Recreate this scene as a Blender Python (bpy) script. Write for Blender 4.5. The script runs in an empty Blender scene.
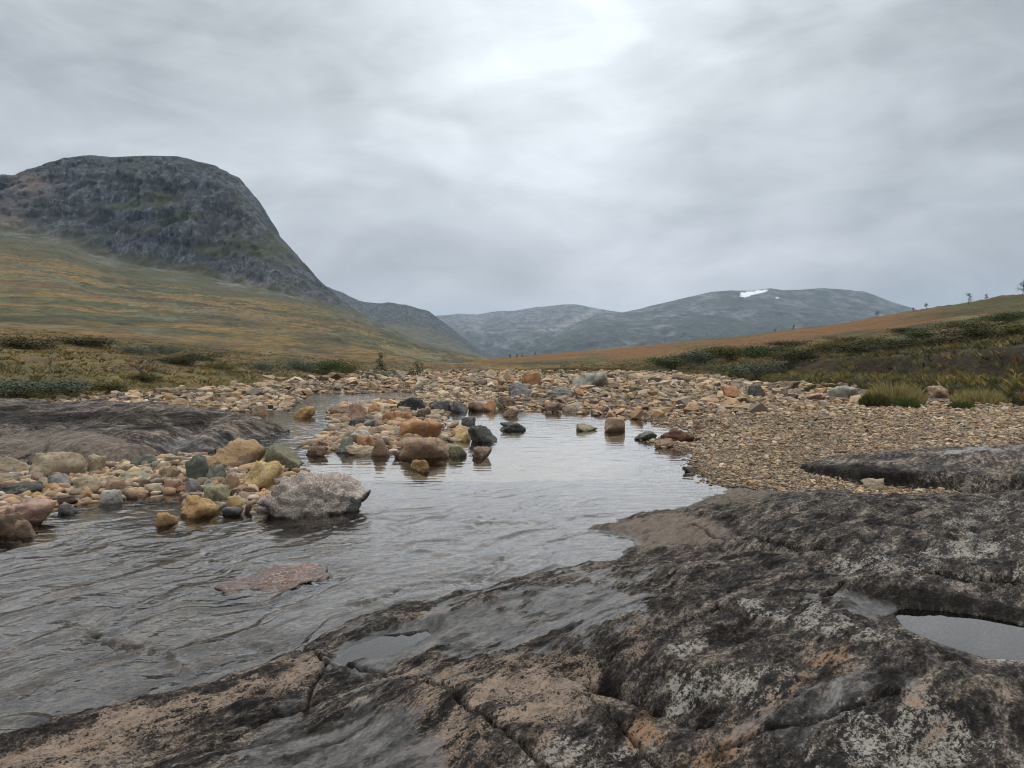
import bpy, bmesh, math, random
import numpy as np
R = math.radians
random.seed(7); RNG = np.random.default_rng(11)
sc = bpy.context.scene
COL = sc.collection

# ------------------------------------------------------------------ camera
CZ = 1.6; F = 720.0; PITCH = math.atan(22.0 / F)
cam = bpy.data.objects.new('camera', bpy.data.cameras.new('camera')); COL.objects.link(cam)
cam.location = (0, 0, CZ); cam.rotation_euler = (R(90) - PITCH, 0, 0)
cam.data.sensor_width = 36.0; cam.data.lens = F / 1024 * 36.0
cam.data.clip_start = 0.05; cam.data.clip_end = 40000
sc.camera = cam
sc.view_settings.view_transform = 'Standard'; sc.view_settings.look = 'None'
sc.view_settings.gamma = 1; sc.view_settings.use_curve_mapping = False
sc.view_settings.exposure = 0.45
sc.render.engine = 'CYCLES'
sc.cycles.use_denoising = True
try:
    sc.cycles.denoiser = 'OPENIMAGEDENOISE'; sc.cycles.denoising_prefilter = 'ACCURATE'
except Exception: pass
sc.cycles.max_bounces = 6; sc.cycles.transparent_max_bounces = 8
sc.cycles.caustics_reflective = False; sc.cycles.caustics_refractive = False
sc.cycles.use_adaptive_sampling = False; sc.cycles.filter_width = 1.05

# ------------------------------------------------------------------ node helper
class NT:
    def __init__(s, nt): s.nt = nt
    def n(s, typ, ins=None, **props):
        nd = s.nt.nodes.new(typ)
        for k, v in props.items(): setattr(nd, k, v)
        for k, v in (ins or {}).items(): s.set(nd.inputs[k], v)
        return nd
    def set(s, sock, v):
        if isinstance(v, bpy.types.NodeSocket): s.nt.links.new(v, sock)
        elif isinstance(v, bpy.types.Node): s.nt.links.new(v.outputs[0], sock)
        else:
            if sock.type == 'RGBA' and len(v) == 3: v = (*v, 1)
            sock.default_value = v
    def m(s, op, a, b=0.0, c=0.0, clamp=False):
        return s.n('ShaderNodeMath', {0: a, 1: b, 2: c}, operation=op, use_clamp=clamp).outputs[0]
    def mix(s, f, a, b, bt='MIX'):
        nd = s.n('ShaderNodeMix', data_type='RGBA', blend_type=bt)
        s.set(nd.inputs[0], f); s.set(nd.inputs[6], a); s.set(nd.inputs[7], b)
        return nd.outputs[2]
    def fmix(s, f, a, b):
        nd = s.n('ShaderNodeMix', data_type='FLOAT')
        s.set(nd.inputs[0], f); s.set(nd.inputs[2], a); s.set(nd.inputs[3], b)
        return nd.outputs[0]
    def noise(s, vec, scale, detail=4.0, rough=0.55, dist=0.0):
        return s.n('ShaderNodeTexNoise', {'Vector': vec, 'Scale': scale, 'Detail': detail, 'Roughness': rough, 'Distortion': dist}).outputs[0]
    def voro(s, vec, scale, feature='F1', out=0, rnd=1.0):
        return s.n('ShaderNodeTexVoronoi', {'Vector': vec, 'Scale': scale, 'Randomness': rnd}, feature=feature).outputs[out]
    def ss(s, v, a, b):
        return s.n('ShaderNodeMapRange', {0: v, 1: a, 2: b, 3: 0.0, 4: 1.0}, interpolation_type='SMOOTHSTEP').outputs[0]
    def ramp(s, f, stops):
        nd = s.n('ShaderNodeValToRGB', {0: f}); r = nd.color_ramp
        while len(r.elements) > 1: r.elements.remove(r.elements[-1])
        r.elements[0].position = stops[0][0]; r.elements[0].color = (*stops[0][1], 1)
        for p, c in stops[1:]:
            e = r.elements.new(p); e.color = (*c, 1)
        return nd.outputs[0]
    def attr(s, name, out=2):
        return s.n('ShaderNodeAttribute', attribute_name=name).outputs[out]
    def map(s, vec, scale=(1, 1, 1), rot=(0, 0, 0), loc=(0, 0, 0)):
        return s.n('ShaderNodeMapping', {'Vector': vec, 'Location': loc, 'Rotation': rot, 'Scale': scale}).outputs[0]
    def pos(s): return s.n('ShaderNodeNewGeometry').outputs['Position']
    def obj(s): return s.n('ShaderNodeTexCoord').outputs['Object']
    def rand(s): return s.n('ShaderNodeObjectInfo').outputs['Random']
    def bump(s, h, strength=0.5, dist=0.02, normal=None):
        nd = s.n('ShaderNodeBump', {'Height': h, 'Strength': strength, 'Distance': dist})
        if normal is not None: s.set(nd.inputs['Normal'], normal)
        return nd.outputs[0]

def material(name):
    m = bpy.data.materials.new(name); m.use_nodes = True
    m.node_tree.nodes.clear(); t = NT(m.node_tree)
    t.out = t.n('ShaderNodeOutputMaterial')
    return m, t
def finish(t, col, rough=0.8, normal=None, spec=0.5, extra=None):
    b = t.n('ShaderNodeBsdfPrincipled', {'Base Color': col, 'Roughness': rough, 'Specular IOR Level': spec})
    if normal is not None: t.set(b.inputs['Normal'], normal)
    for k, v in (extra or {}).items(): t.set(b.inputs[k], v)
    t.nt.links.new(b.outputs[0], t.out.inputs[0]); return b

# ------------------------------------------------------------------ world: overcast sky
SUN_EL, SUN_AZ = R(52), 0.0
w = bpy.data.worlds.new('World'); sc.world = w; w.use_nodes = True
w.node_tree.nodes.clear(); t = NT(w.node_tree)
wo = t.n('ShaderNodeOutputWorld')
sky = t.n('ShaderNodeTexSky', sky_type='NISHITA', sun_disc=False, sun_elevation=SUN_EL, sun_rotation=SUN_AZ, altitude=600, air_density=1.0, dust_density=2.0)
bgA = t.n('ShaderNodeBackground', {'Color': sky, 'Strength': 0.08})
d = t.n('ShaderNodeVectorMath', {0: t.n('ShaderNodeTexCoord').outputs['Generated']}, operation='NORMALIZE').outputs[0]
sx = t.n('ShaderNodeSeparateXYZ', {0: d})
z = t.m('MAXIMUM', sx.outputs[2], 0.0)
dl = t.map(d, (1, 1, 1.7))
c1 = t.noise(t.map(dl, (1.5, 1.5, 1.9), loc=(3.1, 1.7, 0.6)), 1.0, 4, 0.5, 0.5)
c2 = t.noise(t.map(dl, (3.2, 3.2, 4.2), rot=(0, R(14), 0), loc=(0.4, 5.2, 1.0)), 1.0, 6, 0.52, 0.7)
c3 = t.noise(t.map(dl, (9.0, 9.0, 13.0), rot=(0, R(-10), 0)), 1.0, 7, 0.55, 0.8)
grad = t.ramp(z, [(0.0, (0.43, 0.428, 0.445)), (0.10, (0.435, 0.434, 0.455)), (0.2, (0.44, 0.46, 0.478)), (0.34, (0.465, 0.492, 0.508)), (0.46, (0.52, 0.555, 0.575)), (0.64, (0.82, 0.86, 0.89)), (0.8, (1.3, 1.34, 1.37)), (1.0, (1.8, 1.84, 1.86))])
# the brighter patch where the sun sits behind the cloud
gd = t.n('ShaderNodeVectorMath', {0: d, 1: (0.0, math.cos(R(27)), math.sin(R(27)))}, operation='DOT_PRODUCT').outputs['Value']
gl = t.m('POWER', t.m('MAXIMUM', gd, 0.0), 22.0)
lum = t.m('ADD', t.m('MULTIPLY', t.m('SUBTRACT', c1, 0.5), 1.15), t.m('MULTIPLY', t.m('SUBTRACT', c2, 0.5), 1.25))
lum = t.m('ADD', lum, t.m('MULTIPLY', t.m('SUBTRACT', c3, 0.5), 0.5))
lum = t.m('ADD', t.m('ADD', lum, 0.87), t.m('MULTIPLY', gl, 0.50))
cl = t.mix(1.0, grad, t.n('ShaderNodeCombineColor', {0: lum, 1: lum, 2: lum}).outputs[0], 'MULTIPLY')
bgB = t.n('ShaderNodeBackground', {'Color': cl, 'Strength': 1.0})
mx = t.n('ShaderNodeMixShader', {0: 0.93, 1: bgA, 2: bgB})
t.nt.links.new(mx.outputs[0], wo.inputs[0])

sun = bpy.data.objects.new('sun', bpy.data.lights.new('sun', 'SUN')); COL.objects.link(sun)
sun.data.energy = 1.5; sun.data.angle = R(115); sun.data.color = (1.0, 0.97, 0.92)
sun.rotation_euler = (-(R(90) - SUN_EL), 0, 0); sun.location = (0, 0, 60)

# ------------------------------------------------------------------ maths helpers
cp, sp = math.cos(PITCH), math.sin(PITCH)
def G(px, py, z=0.0):
    u = (px - 512) / F; v = (384 - py) / F
    dy, dz = cp + v * sp, -sp + v * cp
    k = (z - CZ) / dz
    return u * k, dy * k
def PX(x, y, z):
    f = y * cp - (z - CZ) * sp; up = y * sp + (z - CZ) * cp
    return 512 + F * x / f, 384 - F * up / f
def Zat(py, Y):                       # height that shows at row py at depth Y
    return CZ + Y * np.tan(np.arctan((384 - py) / F) - PITCH)
_rs = np.random.RandomState(3); PERM = _rs.permutation(256); PERM = np.concatenate([PERM, PERM, PERM])
GR = _rs.normal(size=(256, 3)); GR /= np.linalg.norm(GR, axis=1)[:, None]
def pn(x, y, z=0.0):
    x, y, z = np.broadcast_arrays(np.asarray(x, float), np.asarray(y, float), np.asarray(z, float))
    xi, yi, zi = np.floor(x).astype(int), np.floor(y).astype(int), np.floor(z).astype(int)
    xf, yf, zf = x - xi, y - yi, z - zi
    fx, fy, fz = [q * q * q * (q * (q * 6 - 15) + 10) for q in (xf, yf, zf)]
    xi &= 255; yi &= 255; zi &= 255
    out = 0
    for dx in (0, 1):
        for dy in (0, 1):
            for dz in (0, 1):
                g = GR[PERM[PERM[PERM[xi + dx] + yi + dy] + zi + dz]]
                dot = g[..., 0] * (xf - dx) + g[..., 1] * (yf - dy) + g[..., 2] * (zf - dz)
                out = out + dot * (fx if dx else 1 - fx) * (fy if dy else 1 - fy) * (fz if dz else 1 - fz)
    return out * 1.5
def fbm(x, y, z=0.0, o=4, g=0.5):
    s, a = 0, 1.0
    for k in range(o):
        s = s + a * pn(x + 17.3 * k, y + 9.1 * k, z); x, y, z = x * 2.03, y * 2.03, np.asarray(z) * 2.03; a *= g
    return s
def ridged(x, y, z=0.0, o=4, g=0.5):
    s, a = 0, 1.0
    for k in range(o):
        s = s + a * (1 - 2 * np.abs(pn(x + 7.7 * k, y + 3.1 * k, z))); x, y, z = x * 2.1, y * 2.1, np.asarray(z) * 2.1; a *= g
    return s
def sstep(v, a, b):
    q = np.clip((v - a) / (b - a), 0, 1); return q * q * (3 - 2 * q)
def dist_line(x, y, pts):
    best = np.full(np.shape(x), 1e9)
    for (ax, ay), (bx, by) in zip(pts[:-1], pts[1:]):
        ex, ey = bx - ax, by - ay; L = ex * ex + ey * ey + 1e-12
        q = np.clip(((x - ax) * ex + (y - ay) * ey) / L, 0, 1)
        best = np.minimum(best, np.hypot(x - ax - q * ex, y - ay - q * ey))
    return best
def sdf(x, y, poly):                  # positive inside
    d = dist_line(x, y, list(poly) + [poly[0]])
    ins = np.zeros(np.shape(x), bool)
    for (ax, ay), (bx, by) in zip(poly, list(poly[1:]) + [poly[0]]):
        c = ((ay > y) != (by > y)) & (x < (bx - ax) * (y - ay) / ((by - ay) or 1e-12) + ax)
        ins ^= c
    return np.where(ins, d, -d)
def GL(pts, z=0.0): return [G(px, py, z) for px, py in pts]

# ------------------------------------------------------------------ mesh helpers
def mesh_np(name, V, faces, mat=None, attrs=None, smooth=True):
    me = bpy.data.meshes.new(name); V = np.asarray(V, np.float32); faces = np.asarray(faces, np.int32)
    k = faces.shape[1]; nf = len(faces)
    me.vertices.add(len(V)); me.vertices.foreach_set('co', V.ravel())
    me.loops.add(nf * k); me.loops.foreach_set('vertex_index', faces.ravel())
    me.polygons.add(nf); me.polygons.foreach_set('loop_start', np.arange(0, nf * k, k, dtype=np.int32))
    try: me.polygons.foreach_set('loop_total', np.full(nf, k, np.int32))
    except Exception: pass
    me.update(calc_edges=True)
    me.polygons.foreach_set('use_smooth', np.full(nf, smooth))
    for an, arr in (attrs or {}).items():
        arr = np.asarray(arr, np.float32)
        if arr.ndim == 1:
            a = me.attributes.new(an, 'FLOAT', 'POINT'); a.data.foreach_set('value', arr)
        else:
            a = me.attributes.new(an, 'FLOAT_COLOR', 'POINT')
            a.data.foreach_set('color', np.c_[arr, np.ones(len(arr))].astype(np.float32).ravel())
    if mat: me.materials.append(mat)
    return me
def grid_faces(r, c):
    i = np.arange(r * c).reshape(r, c)
    return np.stack([i[:-1, :-1], i[:-1, 1:], i[1:, 1:], i[1:, :-1]], -1).reshape(-1, 4)
def link(name, me, parent=None, loc=None, **props):
    o = bpy.data.objects.new(name, me); COL.objects.link(o)
    if parent: o.parent = parent
    if loc is not None: o.location = loc
    for k, v in props.items():
        if v: o[k] = v
    return o
def grid_obj(name, X, Y, Z, mat, attrs=None, **props):
    me = mesh_np(name, np.stack([X, Y, Z], -1).reshape(-1, 3), grid_faces(*X.shape), mat, {k: v.ravel() if v.ndim == 2 else v.reshape(-1, 3) for k, v in (attrs or {}).items()})
    return link(name, me, **props)

# ------------------------------------------------------------------ terrain materials
def heath_colour(t, P, sx=1.0):
    """moorland cover: ochre grass, rust sedge, olive moss, grey-green willow scrub"""
    N_ = lambda sx_, sy_, rz, loc, dt=6, rg=0.62: t.noise(t.map(P, (sx_ * .34, sy_ * 1.1, sx_ * 1.8), loc=loc), 1.0, dt, rg, 0.5)
    b = N_(0.075, 0.0085, -4, (0, 0, 0)); a = N_(0.03, 0.004, -6, (4, 9, 1)); g = N_(0.10, 0.013, -7, (7, 3, 0), 7, 0.66); k = N_(0.085, 0.010, -3, (2, 8, 5), 7, 0.68)
    c = t.noise(t.map(P, (0.5, 0.16, 0.5)), 1.0, 5, 0.68); e = t.noise(P, 1.7, 4, 0.65)
    col = t.mix(t.ss(b, .42, .56), (0.046, 0.049, 0.016), (0.150, 0.094, 0.027))
    col = t.mix(t.m('MULTIPLY', t.ss(a, .5, .6), .6), col, (0.088, 0.050, 0.018))
    col = t.mix(t.m('MULTIPLY', t.ss(g, .52, .60), .5), col, (0.095, 0.108, 0.072))
    col = t.mix(t.m('MULTIPLY', t.ss(k, .53, .61), .8), col, (0.024, 0.027, 0.011))
    v = t.m('ADD', .55, t.m('MULTIPLY', t.ss(c, .3, .7), .9))
    col = t.mix(1.0, col, t.n('ShaderNodeCombineColor', {0: v, 1: v, 2: v}).outputs[0], 'MULTIPLY')
    col = t.mix(t.m('MULTIPLY', t.ss(e, 0.52, 0.72), 0.55), col, (0.022, 0.022, 0.011))
    return col, c, e

def mat_moor():
    m, t = material('moor'); P = t.pos()
    col, c, e = heath_colour(t, P)
    rust = t.attr('rust'); peat = t.attr('peat')
    rc = t.mix(t.noise(t.map(P, (0.3, 0.1, 0.3)), 1.0, 6, 0.65), (0.075, 0.034, 0.012), (0.19, 0.090, 0.030))
    col = t.mix(t.m('MULTIPLY', rust, t.ss(t.noise(t.map(P, (0.05, 0.02, 0.1)), 1.0, 5, 0.6), 0.3, 0.6)), col, rc)
    pc = t.mix(t.noise(P, 1.1, 5, 0.7), (0.012, 0.009, 0.006), (0.055, 0.040, 0.024))
    col = t.mix(t.m('MULTIPLY', peat, t.ss(t.noise(t.map(P, (0.3, 0.3, 0.9)), 1.0, 5, 0.65), 0.36, 0.52)), col, pc)
    h = t.m('ADD', t.noise(P, 0.9, 6, 0.7), t.m('MULTIPLY', t.noise(P, 5.0, 4, 0.7), 0.3))
    finish(t, col, 0.95, t.bump(h, 0.8, 0.5), 0.15); return m

def mat_mountain():
    m, t = material('mountain_left'); P = t.pos()
    col, c, e = heath_colour(t, P)
    cliff = t.attr('cliff'); green = t.attr('green'); scree = t.attr('scree')
    # upper grass gets olive
    og = t.mix(t.noise(t.map(P, (0.03, 0.012, 0.03)), 1.0, 6, 0.65), (0.016, 0.020, 0.008), (0.056, 0.058, 0.023))
    col = t.mix(t.m('MULTIPLY', green, 0.85), col, og)
    sn = t.noise(t.map(P, (0.05, 0.02, 0.05)), 1.0, 8, 0.72)
    sc_ = t.mix(t.noise(P, 0.12, 6, 0.7), (0.05, 0.052, 0.045), (0.19, 0.19, 0.175))
    col = t.mix(t.m('MULTIPLY', scree, t.ss(sn, 0.42, 0.6)), col, sc_)
    st = t.noise(t.map(P, (0.10, 0.04, 0.013)), 1.0, 9, 0.72, 0.35)
    st2 = t.noise(t.map(P, (0.022, 0.02, 0.009), loc=(3, 3, 3)), 1.0, 7, 0.65, 0.6)
    fine = t.noise(t.map(P, (0.36, 0.2, 0.07)), 1.0, 6, 0.75)
    rk = t.ramp(t.m('ADD', t.m('MULTIPLY', st, 0.6), t.m('MULTIPLY', fine, 0.4)), [(0.41, (0.010, 0.011, 0.012)), (0.47, (0.034, 0.036, 0.038)), (0.52, (0.058, 0.066, 0.075)), (0.59, (0.155, 0.167, 0.18))])
    rk = t.mix(t.m('MULTIPLY', t.ss(st2, 0.48, 0.62), 0.65), rk, (0.030, 0.031, 0.033))
    led = t.ss(t.noise(t.map(P, (0.010, 0.01, 0.035)), 1.0, 7, 0.66, 0.4), 0.5, 0.62)
    lmask = t.attr('ledge')
    rk = t.mix(t.m('MULTIPLY', t.m('MULTIPLY', led, lmask), 0.85), rk, t.mix(fine, (0.030, 0.036, 0.014), (0.07, 0.075, 0.03)))
    pinkm = t.m('MULTIPLY', t.attr('pink'), t.ss(t.noise(P, 0.03, 6, 0.7), 0.35, 0.6))
    rk = t.mix(pinkm, rk, (0.24, 0.18, 0.15))
    col = t.mix(t.m('MULTIPLY', t.attr('bank'), .85), col, t.ramp(t.noise(t.map(P, (.25, .12, .5)), 1.0, 6, .68), [(.36, (.018, .013, .008)), (.46, (.060, .042, .018)), (.54, (.13, .088, .030)), (.63, (.062, .062, .022))]))
    edge = t.ss(t.m('ADD', cliff, t.m('MULTIPLY', t.m('SUBTRACT', t.noise(P, 0.035, 7, 0.7), 0.5), 1.3)), 0.42, 0.6)
    col = t.mix(edge, col, rk)
    h = t.m('ADD', t.m('MULTIPLY', t.noise(P, 0.5, 6, 0.7), 0.4), t.m('MULTIPLY', st, t.m('MULTIPLY', cliff, 6.0)))
    finish(t, col, 0.9, t.bump(h, 0.8, 3.0), 0.2); return m

def mat_far(name, green=0.5):
    m, t = material(name); P = t.pos()
    n1 = t.noise(t.map(P, (0.005, 0.002, 0.012), rot=(0, R(14), 0)), 1.0, 9, 0.68, 0.6)
    n2 = t.noise(t.map(P, (0.02, 0.008, 0.03)), 1.0, 7, 0.72)
    veg = t.mix(t.ss(n2, .35, .65), (0.014, 0.018, 0.013), (0.052, 0.055, 0.036))
    rk = t.mix(t.ss(n2, .35, .65), (0.022, 0.022, 0.025), (0.16, 0.157, 0.152))
    f = t.ss(t.m('ADD', n1, t.m('MULTIPLY', t.m('SUBTRACT', t.attr('rock'), 0.5), 0.5)), 0.45, 0.6)
    col = t.mix(f, veg, rk)
    col = t.mix(t.attr('pale'), col, (0.30, 0.27, 0.25))
    col = t.mix(t.attr('snow'), col, (0.72, 0.74, 0.76))
    finish(t, col, 0.9, t.bump(n2, 0.9, 25.0), 0.2); return m

def stone_ramp(t, f):
    return t.ramp(f, [(0.0, (0.13, 0.115, 0.095)), (0.13, (0.29, 0.22, 0.145)), (0.27, (0.37, 0.265, 0.15)), (0.40, (0.29, 0.175, 0.09)), (0.5, (0.42, 0.335, 0.225)), (0.62, (0.20, 0.155, 0.11)), (0.74, (0.36, 0.23, 0.13)), (0.86, (0.45, 0.39, 0.30)), (1.0, (0.24, 0.21, 0.18))])

def mat_gravel():
    m, t = material('gravel'); P = t.pos()
    v1 = t.n('ShaderNodeTexVoronoi', {'Vector': P, 'Scale': 13.0}); v2 = t.n('ShaderNodeTexVoronoi', {'Vector': P, 'Scale': 34.0})
    r1 = t.n('ShaderNodeSeparateColor', {0: v1.outputs[1]}).outputs[0]; r2 = t.n('ShaderNodeSeparateColor', {0: v2.outputs[1]}).outputs[0]
    col = t.mix(0.5, stone_ramp(t, r1), stone_ramp(t, r2))
    col = t.mix(0.5, col, (0.10, 0.07, 0.045))
    gap = t.ss(v1.outputs[0], 0.2, 0.55)
    col = t.mix(t.m('MULTIPLY', gap, 0.9), col, (0.022, 0.017, 0.012))
    wet = t.n('ShaderNodeMapRange', {0: t.n('ShaderNodeSeparateXYZ', {0: P}).outputs[2], 1: 0.0, 2: 0.05, 3: 0.8, 4: 1.0}).outputs[0]
    col = t.mix(t.ss(t.n('ShaderNodeSeparateXYZ', {0: P}).outputs[2], -.06, -.2), col, t.mix(t.noise(P, 1.4, 5, .65), (.17, .145, .11), (.40, .35, .28)))
    col = t.mix(1.0, col, t.n('ShaderNodeCombineColor', {0: wet, 1: wet, 2: wet}).outputs[0], 'MULTIPLY')
    h = t.m('ADD', t.m('MULTIPLY', v1.outputs[0], -1.0), t.m('MULTIPLY', v2.outputs[0], -0.4))
    finish(t, col, 0.85, t.bump(h, 0.9, 0.04), 0.3); return m

def mat_bedrock(name='bedrock', k=1.0):
    m, t = material(name); P = t.map(t.pos(), (k, k, k))
    Pr = t.map(P, rot=(0, 0, R(-45)))               # foliation runs along x of this frame
    A = lambda n: t.attr(n)
    nL = t.noise(t.map(Pr, (0.7, 1.6, 1.2)), 1.0, 6, 0.62, 0.5)
    nM = t.noise(t.map(Pr, (3.5, 9.0, 6.0), loc=(2, 1, 4)), 1.0, 7, 0.66, 0.4)
    nF = t.noise(t.map(Pr, (26, 55, 40)), 1.0, 4, 0.7)
    nG = t.noise(P, 120.0, 3, 0.7)
    sp_ = t.voro(P, 75.0)
    base = t.ramp(t.m('ADD', t.m('MULTIPLY', nM, 0.42), t.m('ADD', t.m('MULTIPLY', nF, 0.34), t.m('MULTIPLY', nG, 0.24))), [(0.42, (0.008, 0.0072, 0.0066)), (0.475, (0.024, 0.020, 0.017)), (0.51, (0.060, 0.048, 0.039)), (0.55, (0.15, 0.122, 0.098)), (0.61, (0.34, 0.295, 0.245))])
    det = t.m('ADD', t.m('MULTIPLY', t.m('SUBTRACT', nM, 0.5), 2.2), t.m('ADD', t.m('MULTIPLY', t.m('SUBTRACT', nF, 0.5), 2.0), t.m('MULTIPLY', t.m('SUBTRACT', nG, 0.5), 1.3)))
    det = t.m('ADD', det, t.m('MULTIPLY', t.m('SUBTRACT', nL, 0.5), 0.9))
    def cover(mask, k=0.72, lo=0.36, hi=0.64): return t.ss(t.m('ADD', t.m('MULTIPLY', A(mask), k), t.m('MULTIPLY', det, 0.85)), lo, hi)
    tan = t.mix(t.noise(P, 16.0, 5, 0.75), (0.115, 0.083, 0.061), (0.41, 0.315, 0.24))
    tan = t.mix(t.ss(nF, 0.5, 0.66), tan, (0.060, 0.046, 0.034))
    pale = t.mix(t.noise(P, 22.0, 5, 0.75), (0.13, 0.12, 0.10), (0.47, 0.44, 0.385))
    pale = t.mix(t.ss(t.noise(P, 48.0, 4, 0.7), 0.5, 0.62), pale, (0.035, 0.032, 0.028))
    org = t.mix(t.noise(P, 18.0, 5, 0.75), (0.13, 0.066, 0.034), (0.38, 0.24, 0.15))
    col = t.mix(cover('tan', .56), base, tan)
    col = t.mix(cover('pale', .54), col, pale)
    col = t.mix(t.m('MULTIPLY', cover('orange'), 0.85), col, org)
    wet = t.ss(t.m('ADD', A('wet'), t.m('MULTIPLY', t.m('SUBTRACT', nM, 0.5), 0.7)), 0.35, 0.7)
    sand = t.mix(t.noise(t.map(Pr, (6, 30, 20)), 1.0, 6, 0.72), (0.06, 0.047, 0.037), (0.29, 0.235, 0.185))
    sand = t.mix(t.ss(nM, .5, .62), sand, (0.05, 0.042, 0.036))
    col = t.mix(t.m('MULTIPLY', t.ss(t.m('ADD', A('smooth'), t.m('MULTIPLY', det, .5)), .25, .85), 0.8), col, sand)
    wc = t.mix(t.ss(t.m('ADD', t.m('MULTIPLY', nF, .5), t.m('MULTIPLY', nM, .5)), .4, .6), (0.013, 0.013, 0.014), (0.070, 0.064, 0.059))
    col = t.mix(t.m('MULTIPLY', wet, 0.85), col, wc)
    dark = t.attr('dark')
    col = t.mix(t.m('MULTIPLY', dark, 0.9), col, (0.012, 0.011, 0.010))
    rough = t.fmix(wet, 0.8, t.fmix(t.ss(t.noise(t.map(Pr, (2, 5, 4)), 1.0, 6, 0.7), 0.4, 0.6), 0.22, 0.62))
    h = t.m('ADD', t.m('MULTIPLY', nM, 0.7), t.m('ADD', t.m('MULTIPLY', nF, 0.55), t.m('MULTIPLY', nG, 0.22)))
    hs = t.fmix(wet, 1.0, 0.5)
    bn = t.n('ShaderNodeBump', {'Height': h, 'Strength': hs, 'Distance': 0.04}).outputs[0]
    spec = t.m('MULTIPLY', t.fmix(wet, 0.16, 0.45), t.m('SUBTRACT', 1.0, t.m('MULTIPLY', dark, 0.9)))
    finish(t, col, rough, bn, spec); return m

def mat_water(tint=(0.83, 0.80, 0.73), ripples=True):
    m, t = material('water'); P = t.pos()
    fr = t.n('ShaderNodeFresnel', {'IOR': 1.333})
    nrm = None
    if ripples:
        r = t.attr('rapid')
        a = t.noise(t.map(P, (5.0, 9.0, 1), rot=(0, 0, R(35)), loc=(1, 2, 0)), 1.0, 4, 0.55, 0.6)
        b = t.noise(t.map(P, (2.2, 3.6, 1), rot=(0, 0, R(-8))), 1.0, 3, 0.5)
        hh = t.m('ADD', t.m('MULTIPLY', a, t.m('ADD', t.m('MULTIPLY', r, 0.007), 0.0022)), t.m('MULTIPLY', b, 0.003))
        nrm = t.bump(hh, 1.0, 1.0)
        t.set(fr.inputs['Normal'], nrm)
    gl = t.n('ShaderNodeBsdfGlossy', {'Color': (0.95, 0.97, 1.0), 'Roughness': 0.03})
    if nrm is not None: t.set(gl.inputs['Normal'], nrm)
    tr = t.n('ShaderNodeBsdfTransparent', {'Color': tint})
    mx = t.n('ShaderNodeMixShader', {0: fr, 1: tr, 2: gl})
    if ripples:
        fm = t.ss(t.m('ADD', t.attr('foam'), t.m('MULTIPLY', t.m('SUBTRACT', t.noise(P, 38.0, 5, 0.75), 0.5), 1.6)), 0.62, 0.85)
        df = t.n('ShaderNodeBsdfDiffuse', {'Color': (0.7, 0.72, 0.72)})
        mx = t.n('ShaderNodeMixShader', {0: t.m('MULTIPLY', fm, 0.75), 1: mx, 2: df})
    t.nt.links.new(mx.outputs[0], t.out.inputs[0]); return m

# ------------------------------------------------------------------ far terrain
def interp(px, pts): return np.interp(px, [p[0] for p in pts], [p[1] for p in pts])
def polar(pxs, Ys): return np.meshgrid((pxs - 512) / F, Ys)

# one sheet under everything, out to the foot of the hills
m_moor = mat_moor()
S = 8200.0
gx = np.linspace(-S, S, 60); gy = np.linspace(-150, 2 * S, 60); GX, GY = np.meshgrid(gx, gy)
grid_obj('ground', GX, GY, np.full_like(GX, -1.6), m_moor, {'rust': np.full_like(GX, .6), 'peat': np.zeros_like(GX)}, kind='structure')

def blurY(Z, k):
    if k < 1: return Z
    ker = np.hanning(2 * k + 3)[1:-1]; ker /= ker.sum()
    Zp = np.pad(Z, ((k, k), (0, 0)), 'edge')
    return sum(ker[i] * Zp[i:i + Z.shape[0]] for i in range(2 * k + 1))

# --- left mountain with its grass slope and cliff
SIL = [(-500, 150), (-300, 190), (-120, 185), (-20, 178), (0, 174), (18, 177), (40, 168), (75, 157.5), (95, 155), (115, 157), (150, 155.5), (180, 156), (215, 165), (240, 178), (262, 203), (280, 235), (300, 258), (320, 280), (336, 295), (352, 308), (375, 321), (420, 342), (480, 357), (560, 364), (640, 368)]
CB = [(-500, 190), (-100, 215), (0, 228), (60, 238), (100, 256), (130, 264), (200, 275), (260, 288), (300, 297), (330, 305), (360, 318), (420, 345), (480, 359), (560, 366), (640, 370)]
FT = [(-500, 340), (-200, 345), (0, 350), (80, 352), (160, 358), (240, 366), (330, 371), (420, 371), (480, 371), (640, 374)]
YS = np.concatenate([np.geomspace(20, 300, 260)[:-1], np.linspace(300, 900, 130)[:-1], np.linspace(900, 1640, 300)[:-1], np.linspace(1640, 3400, 24)])
pxs = np.concatenate([np.linspace(-900, 0, 200)[:-1], np.linspace(0, 520, 640), np.linspace(524, 640, 24)])
LEDGE = [(-500, 425), (-200, 412), (0, 402), (100, 397), (200, 391), (260, 386), (300, 384), (380, 377.5), (440, 375), (480, 373), (560, 371), (640, 371)]
def left_edge(p_): return (CZ - .2) * F / (np.interp(p_, [q[0] for q in LEDGE], [q[1] for q in LEDGE]) - 362)
U, YY = polar(pxs, YS); PXC = np.broadcast_to(pxs, U.shape)
foot, cb, sil = [interp(pxs, q) for q in (FT, CB, SIL)]
Yc, Ym, Yr = 930.0, 1120.0, 1500.0
zc, zr = Zat(cb, Yc), Zat(sil, Yr)
yel = left_edge(pxs); zf = Zat(foot, yel + 13); zf = zf + (.12 - zf) * sstep(pxs, 400, 500) - 1.4 * sstep(pxs, 520, 600)
zm = zc + (zr - zc) * 0.56
Z = np.empty_like(U)
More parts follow.
